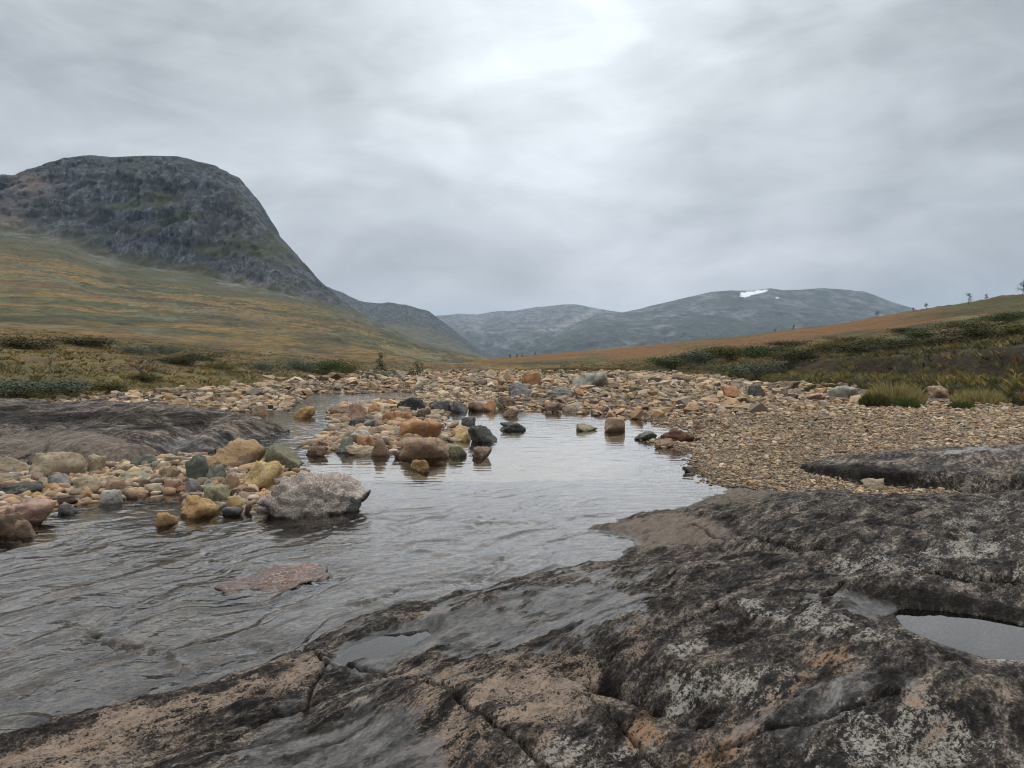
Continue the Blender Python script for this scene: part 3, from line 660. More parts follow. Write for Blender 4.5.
for ln, dp, wd in [([(88, 628), (100, 640), (130, 645), (165, 652)], -.055, .035), ([(165, 652), (178, 662), (190, 672)], .025, .03), ([(60, 610), (120, 640)], -.012, .05), ([(190, 672), (240, 655)], -.012, .03),
                   ([(352, 606), (374, 602), (392, 592)], -.03, .03), ([(374, 596), (400, 586), (440, 580)], -.012, .035), ([(440, 520), (480, 526), (540, 524)], -.012, .05), ([(470, 580), (488, 572), (500, 560)], -.02, .035),
                   ([(280, 545), (330, 530), (380, 512)], -.014, .04), ([(380, 565), (400, 555), (410, 545)], -.01, .04), ([(10, 700), (90, 660), (130, 640)], -.010, .03), ([(120, 700), (190, 675)], -.010, .03)]:
    q_ = dist_line(X + fbm(X / .12, YY / .12, 3.0, 2) * .03, YY + fbm(X / .12, YY / .12, 8.0, 2) * .03, GL(ln)); h = h + dp * np.exp(-(q_ / wd) ** 2) * np.clip(.8 + fbm(X / .1, YY / .08, 4.0, 2), .2, 1.6)
Zw = rap * h + (1 - rap) * (fbm(X / .55, YY / .16, 2.0, 3) * .0035)
foam = np.zeros_like(X)
for fx, fy, rr, dep in [(185, 668, .10, -.02), (372, 603, .10, .02), (330, 572, .2, -.02), (470, 580, .2, -.03), (490, 522, .25, .02), (395, 655, .1, -.02), (265, 645, .12, -.03)]:
    x0, y0 = G(fx, fy); g = np.exp(-(((X - x0) / (rr * 1.6)) ** 2 + ((YY - y0) / rr) ** 2)); Zw += dep * g * (1 + .55 * fbm(X / .13, YY / .07, 2.0, 3))
for fx, fy, rr, am in [(188, 668, .05, .40), (376, 600, .08, .46), (496, 524, .2, .30), (470, 582, .1, .30)]:
    x0, y0 = G(fx, fy); foam += am * np.exp(-(((X - x0) / (rr * 1.7)) ** 2 + ((YY - y0) / rr) ** 2))
m_water = mat_water()
# the stream ends under its banks: leave out what lies deep under land
keepw = (sdf(X, YY, POLY) < .5) & (sdf(X, YY, BAR_R) < 1.2)
V = np.stack([X, YY, Zw], -1).reshape(-1, 3); fs = grid_faces(*X.shape); fs = fs[keepw.ravel()[fs].all(1)]
used = np.zeros(len(V), bool); used[fs.ravel()] = True; idx = np.cumsum(used) - 1
link('water', mesh_np('water', V[used], idx[fs], m_water, {'rapid': rap.ravel()[used], 'foam': foam.ravel()[used]}), kind='structure')

# ------------------------------------------------------------------ stones
ICO = {}
def ico(n):
    if n not in ICO:
        bm = bmesh.new(); bmesh.ops.create_icosphere(bm, subdivisions=n, radius=1)
        ICO[n] = (np.array([v.co[:] for v in bm.verts]), np.array([[v.index for v in f.verts] for f in bm.faces])); bm.free()
    return ICO[n]
def stone_verts(seed, sub=3, planes=11, p=9.0, rough=.05, dims=(1, .8, .62), hmin=.45):
    D, Fc = ico(sub); r = np.random.RandomState(seed)
    N = r.normal(size=(max(5, planes - 1), 3)); planes = len(N); N /= np.linalg.norm(N, axis=1)[:, None]
    N = np.vstack([N, [[0, 0, -1.0], [0, 0, 1.0]]]); H_ = np.concatenate([r.uniform(hmin, .98, planes), [.8, .85]])
    Dw = D + .13 * np.stack([fbm(D[:, 0] * 1.7 + seed + 5 * k_, D[:, 1] * 1.7, D[:, 2] * 1.7, 3, .6) for k_ in range(3)], 1)
    p = p * 3.2 + 6; q = np.clip(Dw @ N.T, 0, None) / H_
    rad = (np.sum(q ** p, 1) + .72 ** p) ** (-1 / p)
    rad *= 1 + 1.6 * rough * fbm(D[:, 0] * 1.6 + seed, D[:, 1] * 1.6, D[:, 2] * 1.6, 4, .6) + rough * .8 * (ridged(D[:, 0] * 3.2 + seed, D[:, 1] * 3.2, D[:, 2] * 3.2, 3, .55) - .8)
    V = D * rad[:, None] * np.array(dims)
    mn, mx_ = V.min(0), V.max(0); V = (V - (mn + mx_) / 2) / (mx_ - mn); V[:, 2] += .5
    return V, Fc

def mat_stone(name, c0, c1, c2, speck=0.0, blot=.9, scale=1.0, face=None):
    m, t = material(name); O = t.obj(); P = t.pos(); rn = t.rand()
    off = t.n('ShaderNodeCombineXYZ', {0: t.m('MULTIPLY', rn, 37.0), 1: t.m('MULTIPLY', rn, 91.0), 2: rn}).outputs[0]
    Q = t.n('ShaderNodeVectorMath', {0: P, 1: off}, operation='ADD').outputs[0]
    n1 = t.noise(Q, 4.5 * scale, 5, 0.62, .3); n2 = t.noise(Q, 19.0 * scale, 5, 0.7); n3 = t.noise(Q, 70.0, 3, 0.7)
    col = t.mix(t.ss(n1, .38, .62), c0, c1)
    if not speck: col = t.mix(t.m('MULTIPLY', t.ss(t.noise(Q, 8.0, 6, .7, .5), .56, .66), .5), col, (.36, .33, .28))
    col = t.mix(t.m('MULTIPLY', t.ss(n2, .5, .68), blot), col, c2)
    if speck: col = t.mix(t.m('MULTIPLY', t.ss(n3, .5, .6), speck), col, (.03, .028, .026)); col = t.mix(t.m('MULTIPLY', t.ss(t.noise(Q, 55.0, 3, .7), .54, .62), speck), col, (.62, .58, .52))
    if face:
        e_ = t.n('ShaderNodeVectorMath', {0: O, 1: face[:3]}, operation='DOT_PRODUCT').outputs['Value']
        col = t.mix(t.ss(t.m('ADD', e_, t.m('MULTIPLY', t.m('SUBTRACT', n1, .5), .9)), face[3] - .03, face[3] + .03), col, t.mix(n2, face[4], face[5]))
    v = t.m('ADD', .78, t.m('MULTIPLY', rn, .44))
    zz = t.n('ShaderNodeSeparateXYZ', {0: P}).outputs[2]
    wet = t.ss(t.m('ADD', zz, t.m('MULTIPLY', t.m('SUBTRACT', n2, .5), .06)), .04, .005)
    v = t.m('MULTIPLY', v, t.fmix(wet, 1.0, .6))
    col = t.mix(1.0, col, t.n('ShaderNodeCombineColor', {0: v, 1: v, 2: v}).outputs[0], 'MULTIPLY')
    h = t.m('ADD', t.m('MULTIPLY', n1, .6), t.m('ADD', t.m('MULTIPLY', n2, .6), t.m('MULTIPLY', n3, .25)))
    finish(t, col, t.fmix(wet, .8, .3), t.bump(h, 1.0, .06), .35); return m
SM = {
    'ochre': mat_stone('ochre_stone', (.38, .24, .10), (.29, .165, .065), (.17, .11, .06)),
    'yellow': mat_stone('yellow_stone', (.43, .32, .15), (.34, .23, .10), (.22, .17, .10)),
    'orange': mat_stone('orange_stone', (.36, .18, .075), (.27, .135, .07), (.15, .085, .05)),
    'buff': mat_stone('buff_stone', (.37, .30, .20), (.27, .21, .14), (.14, .115, .085)),
    'tan': mat_stone('tan_stone', (.33, .22, .14), (.25, .165, .105), (.12, .085, .06)),
    'pink': mat_stone('pink_stone', (.37, .235, .165), (.28, .18, .135), (.16, .11, .085)),
    'brown': mat_stone('brown_stone', (.19, .125, .08), (.125, .082, .055), (.05, .038, .03)),
    'rust': mat_stone('rust_stone', (.20, .085, .05), (.12, .055, .035), (.04, .025, .02)),
    'grey': mat_stone('grey_stone', (.20, .19, .175), (.135, .13, .122), (.075, .072, .068)),
    'pale': mat_stone('pale_stone', (.42, .39, .34), (.31, .285, .25), (.19, .175, .155)),
    'slate': mat_stone('slate_stone', (.105, .101, .092), (.055, .053, .048), (.13, .122, .108)),
    'black': mat_stone('black_stone', (.022, .022, .023), (.036, .035, .034), (.06, .055, .05)),
    'olive': mat_stone('olive_stone', (.24, .22, .13), (.165, .155, .10), (.30, .26, .16)),
    'green': mat_stone('green_grey_stone', (.15, .16, .12), (.095, .105, .082), (.22, .205, .15)),
    'granite': mat_stone('granite_stone', (.33, .275, .23), (.24, .195, .165), (.16, .13, .11), .55, .7, .7, (1, 0, -.5, .24, (.03, .028, .026), (.10, .095, .09))),
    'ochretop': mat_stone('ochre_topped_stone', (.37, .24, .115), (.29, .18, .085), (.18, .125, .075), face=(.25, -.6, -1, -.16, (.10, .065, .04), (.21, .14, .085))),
    'lichen': mat_stone('lichened_stone', (.30, .29, .24), (.19, .18, .15), (.09, .085, .075), .5),
    'redrock': mat_stone('red_rock', (.24, .135, .10), (.13, .085, .068), (.06, .045, .038), .5, 1.0, 1.6),
}
ADJ = {'ochre': 'ochre', 'yellow': 'yellow', 'orange': 'orange', 'buff': 'buff', 'tan': 'tan', 'pink': 'pinkish', 'brown': 'brown', 'rust': 'rust red', 'grey': 'grey', 'pale': 'pale', 'slate': 'dark slate', 'black': 'black', 'olive': 'olive', 'green': 'grey-green', 'granite': 'speckled', 'lichen': 'lichened', 'redrock': 'red-brown'}

# x0, x1, y0, y1 in the photo, colour, planes, sharpness, label
H = [
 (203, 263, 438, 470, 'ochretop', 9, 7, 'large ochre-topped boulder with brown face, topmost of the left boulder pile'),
 (262, 304, 442, 472, 'olive', 10, 6, 'ochre and grey-green boulder beside the large ochre-topped one'),
 (241, 283, 459, 491, 'yellow', 8, 5, 'rounded yellow boulder leaning on the speckled granite boulder'),
 (256, 369, 470, 517, 'granite', 13, 3, 'big speckled granite boulder at the end of the left pile'),
 (187, 209, 453, 481, 'green', 7, 14, 'upright grey-green stone standing left of the ochre-topped boulder'),
 (206, 229, 463, 483, 'green', 9, 8, 'dark grey-green stone under the ochre-topped boulder'),
 (177, 218, 495, 518, 'ochre', 14, 4, 'smooth oval orange-ochre stone in front of the left pile'),
 (153, 176, 511, 527, 'ochre', 8, 7, 'small ochre stone alone in the flowing water'),
 (203, 229, 484, 504, 'olive', 12, 5, 'round olive stone behind the smooth orange oval one'),
 (226, 242, 471, 491, 'tan', 8, 9, 'small upright tan stone left of the yellow boulder'),
 (227, 257, 486, 499, 'brown', 12, 5, 'flat brown cobble below the yellow boulder'),
 (227, 246, 495, 508, 'yellow', 9, 8, 'pale yellow-grey stone lying on a dark green one'),
 (223, 244, 506, 516, 'slate', 10, 6, 'dark green flat stone at the water under a paler one'),
 (265, 290, 497, 512, 'orange', 9, 9, 'orange-brown split stone leaning on the granite boulder'),
 (244, 253, 503, 513, 'brown', 10, 7, 'tiny brown stone between pile and granite boulder'),
 (28, 85, 451, 479, 'buff', 7, 12, 'long angular buff boulder with a sloping top before the left slab'),
 (-8, 32, 456, 475, 'buff', 9, 7, 'rounded buff boulder at the left edge of the photo'),
 (83, 104, 454, 474, 'buff', 8, 10, 'square buff stone right of the long angular boulder'),
 (-10, 47, 481, 498, 'slate', 8, 7, 'long flat dark slate stone at the left edge'),
 (-10, 60, 497, 526, 'pink', 9, 6, 'broad pinkish tan rock half awash at the left edge'),
 (-12, 20, 512, 537, 'brown', 9, 7, 'dark brown wet stone in the lower left corner of the pile'),
 (16, 33, 519, 538, 'brown', 9, 7, 'smaller dark brown stone beside the wet corner one'),
 (77, 107, 473, 493, 'buff', 9, 6, 'rounded buff stone in the middle of the left pile'),
 (114, 132, 475, 493, 'tan', 9, 7, 'tan stone right of the rounded buff one'),
 (31, 48, 491, 502, 'ochre', 10, 6, 'little ochre stone above the broad pinkish rock'),
 (42, 59, 483, 493, 'ochre', 10, 6, 'small ochre stone right of the flat dark slate'),
 (49, 70, 474, 489, 'grey', 9, 7, 'mottled grey stone under the long angular buff boulder'),
 (79, 94, 491, 501, 'orange', 9, 7, 'small orange stone at the front of the left pile'),
 (101, 121, 489, 505, 'pale', 8, 10, 'whitish angular stone dipping into the water'),
 (157, 184, 465, 481, 'tan', 10, 6, 'banded tan cobble left of the upright grey-green stone'),
 (119, 158, 471, 482, 'olive', 8, 8, 'long flat olive stone behind the tan cobbles'),
 (113, 134, 464, 475, 'buff', 9, 7, 'buff stone lying against the left slab'),
 (133, 157, 454, 468, 'green', 7, 12, 'dark mossy green stone against the left slab'),
 (166, 187, 455, 464, 'buff', 9, 7, 'slim buff stone at the foot of the left slab'),
 (167, 184, 477, 490, 'pink', 8, 9, 'pinkish wedge stone left of the grey cobbles'),
 (185, 200, 478, 494, 'grey', 8, 9, 'grey-brown angular stone below the upright one'),
 (200, 221, 478, 489, 'grey', 12, 5, 'rounded grey cobble above the olive stone'),
 (-8, 18, 473, 487, 'buff', 9, 7, 'buff stone between the edge boulder and the dark slate'),
 (52, 80, 494, 505, 'brown', 9, 7, 'brown stone right of the little ochre stones'),
 (58, 76, 503, 514, 'slate', 9, 7, 'dark wet stone at the water right of the pinkish rock'),
 (144, 166, 483, 494, 'buff', 9, 7, 'buff flat stone at the waterline of the pile'),
 (134, 152, 479, 487, 'brown', 9, 7, 'small brown stone under the long olive one'),
 (120, 140, 488, 498, 'tan', 10, 7, 'tan cobble right of the whitish angular stone'),
 (294, 314, 406, 418, 'ochre', 9, 7, 'ochre stone standing alone in the upper channel'),
 (330, 350, 406, 417, 'brown', 8, 10, 'dark brown stone at the head of the middle pile'),
 (347, 368, 402, 422, 'pink', 8, 9, 'upright pinkish tan boulder on the middle pile'),
 (364, 385, 404, 418, 'orange', 8, 9, 'brown-sided tan boulder behind the upright pinkish one'),
 (344, 366, 419, 432, 'black', 8, 10, 'black angular stone on the left side of the middle pile'),
 (360, 376, 419, 430, 'grey', 9, 8, 'small grey stone right of the black angular one'),
 (373, 385, 420, 429, 'tan', 9, 8, 'little tan stone amid the middle pile'),
 (382, 418, 410, 424, 'orange', 8, 9, 'long orange boulder in the middle pile'),
 (394, 427, 397, 412, 'black', 7, 12, 'black slab-like boulder behind the middle pile'),
 (400, 445, 419, 441, 'orange', 7, 10, 'large red-orange wedge boulder in the middle pile'),
 (400, 449, 436, 460, 'tan', 9, 7, 'large rough tan boulder at the front of the middle pile'),
 (411, 430, 459, 472, 'ochre', 9, 7, 'small orange stone in the pool before the middle pile'),
 (452, 472, 428, 441, 'yellow', 11, 6, 'pale yellow stone in the pool right of the middle pile'),
 (468, 498, 425, 442, 'slate', 6, 13, 'dark grey triangular stone in the pool'),
 (461, 476, 415, 424, 'grey', 8, 8, 'small grey stone behind the dark triangular one'),
 (499, 526, 422, 431, 'slate', 8, 7, 'thin dark stone lying flat in the pool'),
 (447, 467, 443, 457, 'olive', 9, 8, 'flat pale olive stone beside the rough tan boulder'),
 (472, 492, 446, 459, 'brown', 9, 9, 'dark brown stone barely above the pool'),
 (360, 378, 432, 448, 'orange', 7, 12, 'orange-brown block stone in the middle pile'),
 (371, 391, 436, 456, 'tan', 7, 10, 'tan faceted stone right of the orange-brown block'),
 (336, 354, 437, 453, 'green', 8, 8, 'grey-green stone at the front left of the middle pile'),
 (306, 329, 445, 456, 'brown', 10, 6, 'flat dark stone left end of the middle pile'),
 (319, 333, 439, 449, 'pink', 9, 8, 'pinkish stone above the flat dark end stone'),
 (344, 374, 445, 455, 'buff', 9, 7, 'flat buff stone at the water of the middle pile'),
 (349, 371, 429, 441, 'pale', 10, 6, 'pale stone behind the orange-brown block'),
 (367, 389, 426, 438, 'pink', 9, 7, 'tan stone left of the large red-orange wedge'),
 (392, 402, 450, 458, 'brown', 9, 7, 'small dark stone at the foot of the rough tan boulder'),
 (430, 452, 400, 412, 'grey', 9, 8, 'grey boulder at the near edge of the back bank'),
 (449, 469, 401, 412, 'slate', 9, 8, 'dark grey boulder at the near edge of the back bank'),
 (468, 484, 401, 411, 'brown', 9, 8, 'brown boulder right of the two grey ones'),
 (480, 496, 400, 411, 'orange', 9, 8, 'orange boulder at the near edge of the back bank'),
 (491, 504, 397, 407, 'olive', 9, 8, 'olive boulder behind the orange one'),
 (414, 431, 407, 418, 'brown', 9, 8, 'dark brown stone behind the long orange boulder'),
 (502, 519, 408, 417, 'brown', 9, 7, 'dark stone jutting into the pool from the back bank'),
 (253, 266, 404, 416, 'tan', 9, 8, 'tan stone at the near end of the left bank'),
 (261, 273, 404, 411, 'black', 9, 8, 'black stone beside the tan one on the left bank'),
 (521, 541, 371, 387, 'orange', 9, 7, 'large orange boulder on top of the back bank'),
 (507, 533, 382, 397, 'grey', 11, 5, 'large round grey boulder on the back bank'),
 (539, 571, 387, 397, 'grey', 10, 6, 'low broad grey boulder on the back bank'),
 (571, 607, 371, 389, 'lichen', 6, 14, 'sharp grey slab boulder with a sloping pale top on the back bank'),
 (498, 516, 391, 403, 'brown', 9, 8, 'brown boulder left of the round grey one'),
 (543, 562, 401, 411, 'pink', 9, 8, 'pinkish boulder by the upper edge of the pool'),
 (602, 612, 404, 413, 'grey', 9, 9, 'narrow grey stone standing at the pool edge'),
 (594, 606, 406, 414, 'tan', 9, 8, 'tan stone left of the narrow grey one'),
 (604, 625, 417, 432, 'tan', 7, 10, 'tan stone with wet dark foot alone in the pool'),
 (576, 598, 423, 431, 'olive', 10, 6, 'flat olive stone awash in the pool'),
 (655, 692, 427, 443, 'rust', 10, 7, 'dark rust-red boulder at the gravel edge of the pool'),
 (633, 657, 431, 440, 'green', 9, 7, 'grey-green wedge stone left of the rust-red boulder'),
 (654, 674, 438, 448, 'tan', 10, 6, 'tan stone before the rust-red boulder'),
 (690, 702, 419, 429, 'tan', 9, 7, 'tan stone right above the rust-red boulder'),
 (682, 695, 466, 473, 'slate', 10, 6, 'small dark stone in the shallows below the gravel'),
 (719, 744, 385, 400, 'orange', 9, 8, 'orange-tan boulder at the top of the gravel bar'),
 (747, 764, 384, 397, 'slate', 9, 8, 'dark grey boulder right of the orange-tan one'),
 (761, 804, 381, 390, 'brown', 8, 8, 'long low brown stone along the heather bank'),
 (812, 826, 383, 392, 'tan', 9, 8, 'tan stone near the pale boulder'),
 (824, 859, 385, 402, 'lichen', 9, 8, 'pale lichened boulder left of the grass tussock'),
 (801, 825, 393, 401, 'pink', 9, 7, 'flat pinkish stone before the pale lichened boulder'),
 (928, 946, 385, 398, 'tan', 9, 7, 'tan boulder right of the grass tussock'),
 (862, 884, 478, 490, 'buff', 9, 7, 'small buff stone in the gravel before the right slab'),
 (215, 328, 556, 592, 'redrock', 9, 8, 'flat red-brown rock barely breaking the rapids'),
]
ZB_OVERRIDE = {}
placed = []
GROUND_TOL = .0
for i, (x0, x1, y0, y1, colr, pl_, shp, lab) in enumerate(H):
    zb = 0.0
    for _ in range(4):
        xx, yy_ = G((x0 + x1) / 2, y1, zb); zb = max(0.0, float(bed_z(np.array([xx]), np.array([yy_]))[0]))
    ar = (y1 - y0) / (x1 - x0)
    dep = .85 if ar > .5 else .7
    W = (x1 - x0) / F * yy_; D_ = W * dep; yc = yy_ + D_ * .42
    W *= yc / yy_; D_ = W * dep
    hv = (y1 - y0) / F * yc - D_ * .45 * (CZ - zb) / yc
    hv = max(hv, .25 * W * (ar ** .5))
    sink = .4 if colr == 'granite' else .32
    if colr == 'redrock': hv, sink, D_ = .05, .72, W * 1.1; yc = yy_ + D_ * .3
    Hh = hv / (1 - sink)
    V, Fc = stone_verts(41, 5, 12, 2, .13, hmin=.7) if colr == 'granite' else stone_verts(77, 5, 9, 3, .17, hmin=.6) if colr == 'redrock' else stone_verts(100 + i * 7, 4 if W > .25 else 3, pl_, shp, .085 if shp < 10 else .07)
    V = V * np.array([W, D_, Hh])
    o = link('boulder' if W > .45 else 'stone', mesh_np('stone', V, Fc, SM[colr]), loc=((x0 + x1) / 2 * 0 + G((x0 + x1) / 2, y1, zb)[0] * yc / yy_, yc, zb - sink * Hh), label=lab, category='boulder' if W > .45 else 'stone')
    o['group'] = ('boulders and stones of the left pile' if x1 < 372 and y1 > 440 and x0 < 300 else 'boulders and stones of the middle pile and pool' if y1 > 404 and x1 < 700 else 'boulders on the banks')
    placed.append((o.location.x, yc, W * .5))

# loose stones, each one a thing, that fill the piles between the listed ones
BASE = []
for s_ in range(12):
    V, Fc = stone_verts(900 + s_ * 13, 3, 8 + s_ % 5, 7 + (s_ % 4) * 2.5, .085); BASE.append((V, Fc))
LM = {}
def stone_mesh(k, colr):
    if (k, colr) not in LM: LM[(k, colr)] = mesh_np('stone', *BASE[k], SM[colr])
    return LM[(k, colr)]
PAL = ['tan'] * 5 + ['buff'] * 5 + ['pink'] * 4 + ['orange'] * 3 + ['grey'] * 3 + ['brown'] * 3 + ['pale', 'ochre', 'orange', 'pink']
zones = [
    ('left', 74, BAR_A, (.10, .24), 'cobble packed between the boulders of the left pile', 'cobbles of the left pile'),
    ('mid', 74, BAR_B, (.12, .32), 'cobble wedged among the boulders of the middle pile', 'cobbles of the middle pile'),
    ('back', 92, GL([(300, 391), (430, 391), (440, 404), (520, 407), (600, 412), (690, 420), (720, 404), (640, 384), (560, 378), (470, 380), (330, 385)], .05), (.28, .75), 'boulder lying on the stony back bank', 'boulders of the back bank'),
]
nloose = 0
for zn, cnt, poly, (s0, s1), lab, grp in zones:
    xs, ys_ = [p[0] for p in poly], [p[1] for p in poly]; made = tries = 0
    while made < cnt and tries < 20000:
        tries += 1
        x = RNG.uniform(max(min(xs), -8 if zn == 'left' else -1e3), max(xs)); y = RNG.uniform(min(ys_), max(ys_))
        if float(sdf(np.array([x]), np.array([y]), poly)[0]) < -.02: continue
        W = s0 + (s1 - s0) * RNG.random() ** 2
        if any((x - a_) ** 2 + (y - b_) ** 2 < (.55 * (W * .5 + r_)) ** 2 for a_, b_, r_ in placed): continue
        px_, py_ = PX(x, y, 0.1)
        if not -15 < px_ < 1040: continue
        zb = float(bed_z(np.array([x]), np.array([y]))[0])
        if zb < -.12: continue
        c_ = PAL[RNG.integers(len(PAL))]; hh = W * RNG.uniform(.42, .75)
        o = link('boulder' if zn == 'back' else 'cobble', stone_mesh(int(RNG.integers(12)), c_), loc=(x, y, max(zb, -.05) - .2 * hh), label=ADJ[c_] + ' ' + lab, category='boulder' if zn == 'back' else 'cobble', group=ADJ[c_] + ' ' + grp)
        o.scale = (W, W * RNG.uniform(.65, .95), hh); o.rotation_euler = (RNG.uniform(-.15, .15), RNG.uniform(-.15, .15), RNG.uniform(0, 6.28))
        placed.append((x, y, W * .5)); made += 1; nloose += 1

# countless smaller stones of the bars: one mass each
def mat_rubble():
    m, t = material('rubble'); P = t.pos(); rv = t.attr('rnd')
    col = stone_ramp(t, rv)
    big = t.noise(P, .45, 5, .6, .4)
    col = t.mix(t.m('MULTIPLY', t.ss(big, .42, .62), .45), col, (.15, .105, .065))
    col = t.mix(1.0, col, (1.02, .98, .945), 'MULTIPLY')
    n = t.noise(P, 14.0, 4, .65); n2 = t.noise(P, 50.0, 3, .7)
    col = t.mix(t.m('MULTIPLY', t.ss(n, .5, .7), .5), col, (.13, .105, .08))
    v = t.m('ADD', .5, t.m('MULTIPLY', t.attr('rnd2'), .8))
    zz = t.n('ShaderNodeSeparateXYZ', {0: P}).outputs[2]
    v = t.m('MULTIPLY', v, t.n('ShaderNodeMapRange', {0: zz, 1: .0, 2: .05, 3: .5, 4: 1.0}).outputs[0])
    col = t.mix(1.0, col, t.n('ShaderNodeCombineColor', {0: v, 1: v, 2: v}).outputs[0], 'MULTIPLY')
    finish(t, col, .85, t.bump(t.m('ADD', n, t.m('MULTIPLY', n2, .4)), .6, .02), .3); return m
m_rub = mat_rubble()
def rubble(name, pts, sizes, sub, lab=None):
    n = len(pts); V0s = [stone_verts(3000 + k_ * 5, sub, 6 + k_ % 4, 9 + k_ % 5, .08)[0] for k_ in range(10)]; Fc = ico(sub)[1]
    nv = len(V0s[0]); B = np.stack(V0s)[RNG.integers(0, 10, n)]
    B = B - np.array([0, 0, .3])
    B = B * np.stack([sizes, sizes * RNG.uniform(.5, 1, n), sizes * RNG.uniform(.3, .75, n)], -1)[:, None, :]
    tx = RNG.normal(0, .42, n); c_, s_ = np.cos(tx)[:, None], np.sin(tx)[:, None]
    B = np.stack([B[..., 0], B[..., 1] * c_ - B[..., 2] * s_, B[..., 1] * s_ + B[..., 2] * c_], -1)
    an = RNG.uniform(0, 6.28, n); c_, s_ = np.cos(an)[:, None], np.sin(an)[:, None]
    B = np.stack([B[..., 0] * c_ - B[..., 1] * s_, B[..., 0] * s_ + B[..., 1] * c_, B[..., 2]], -1) + pts[:, None, :]
    Fa = (Fc[None] + (np.arange(n) * nv)[:, None, None]).reshape(-1, 3)
    link(name, mesh_np(name, B.reshape(-1, 3), Fa, m_rub, {'rnd': np.repeat(RNG.random(n), nv), 'rnd2': np.repeat(RNG.random(n), nv)}, smooth=(sub > 1)), kind='stuff')
def scatter(n, px0, px1, Y0, Y1, pw, zmin=-.04, zmax=9, rej=None):
    Yv = Y0 * (Y1 / Y0) ** RNG.random(n) if pw == 0 else (Y0 ** pw + (Y1 ** pw - Y0 ** pw) * RNG.random(n)) ** (1 / pw)
    pxv_ = RNG.uniform(px0, px1, n); x = (pxv_ - 512) / F * Yv; zb = bed_z(x, Yv)
    ok = (zb > zmin) & (zb < zmax)
    ok &= ~((sdf(x, Yv, POLY) > .25))
    ok &= sdf(x, Yv, LS) < .1
    ok &= sdf(x, Yv, RS) < .05
    edge = np.interp(pxv_, [e_[0] for e_ in EDGE], [e_[1] for e_ in EDGE]); ed_y = (CZ - .32) * F / (edge - 362)
    ok &= (Yv < ed_y + 1.0) | (pxv_ < 380)
    return np.stack([x, Yv, zb], -1)[ok]
# fine gravel of the near bar
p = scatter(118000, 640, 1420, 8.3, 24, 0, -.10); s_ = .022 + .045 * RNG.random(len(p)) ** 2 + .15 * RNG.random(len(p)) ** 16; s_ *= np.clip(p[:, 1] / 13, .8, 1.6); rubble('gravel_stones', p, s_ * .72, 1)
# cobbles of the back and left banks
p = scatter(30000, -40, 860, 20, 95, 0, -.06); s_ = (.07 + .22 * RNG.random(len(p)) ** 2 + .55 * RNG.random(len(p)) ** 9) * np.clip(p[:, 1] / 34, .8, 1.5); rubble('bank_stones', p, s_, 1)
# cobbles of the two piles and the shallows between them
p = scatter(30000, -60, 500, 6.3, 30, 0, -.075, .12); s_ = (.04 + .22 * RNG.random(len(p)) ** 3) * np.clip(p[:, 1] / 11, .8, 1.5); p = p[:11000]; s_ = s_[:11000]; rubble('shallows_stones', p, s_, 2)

# ------------------------------------------------------------------ vegetation
def ground_z(x, y):
    """height of the moor or the left slope at a point (nearest vertex of the moor sheet)"""
    u = x / y * F + 512
    j = int(np.clip(np.searchsorted(MX[0] / MY[0] * F + 512, u), 0, MX.shape[1] - 1)); col = MY[:, j]
    return float(np.interp(y, col, MZ[:, j]))
lm = bpy.data.objects['mountain']
_lv = np.empty(len(lm.data.vertices) * 3, np.float32); lm.data.vertices.foreach_get('co', _lv); _lv = _lv.reshape(-1, 3)
_npx = len(lm.data.vertices) // _NLY; LXm = _lv.reshape(_NLY, _npx, 3); LPX = LXm[0, :, 0] / LXm[0, :, 1] * F + 512
def left_z(x, y):
    u = x / y * F + 512; j = int(np.clip(np.searchsorted(LPX, u), 0, _npx - 1))
    return float(np.interp(y, LXm[:, j, 1], LXm[:, j, 2]))

def mat_leaf(name, c0, c1):
    m, t = material(name); r = t.attr('rnd')
    c1 = tuple(.62 * b_ + .38 * a_ for a_, b_ in zip(c0, c1)); col = t.mix(r, c0, c1)
    v = t.m('ADD', .8, t.m('MULTIPLY', t.rand(), .4))
    col = t.mix(1.0, col, t.n('ShaderNodeCombineColor', {0: v, 1: v, 2: v}).outputs[0], 'MULTIPLY')
    finish(t, col, .85, None, .05); return m
LEAF = {'willow': mat_leaf('willow_leaf', (.070, .084, .056), (.17, .19, .14)), 'dark': mat_leaf('heather_leaf', (.030, .030, .015), (.092, .082, .038)),
        'olive': mat_leaf('olive_leaf', (.060, .060, .020), (.14, .13, .045)), 'green': mat_leaf('green_leaf', (.040, .058, .020), (.095, .125, .045)), 'fresh': mat_leaf('fresh_grass', (.075, .095, .028), (.17, .20, .07)), 'gold': mat_leaf('golden_grass', (.22, .19, .075), (.50, .42, .20))}
m_bark, _t = material('bark'); finish(_t, _t.mix(_t.noise(_t.obj(), 18, 4, .7), (.035, .028, .022), (.10, .085, .07)), .9)

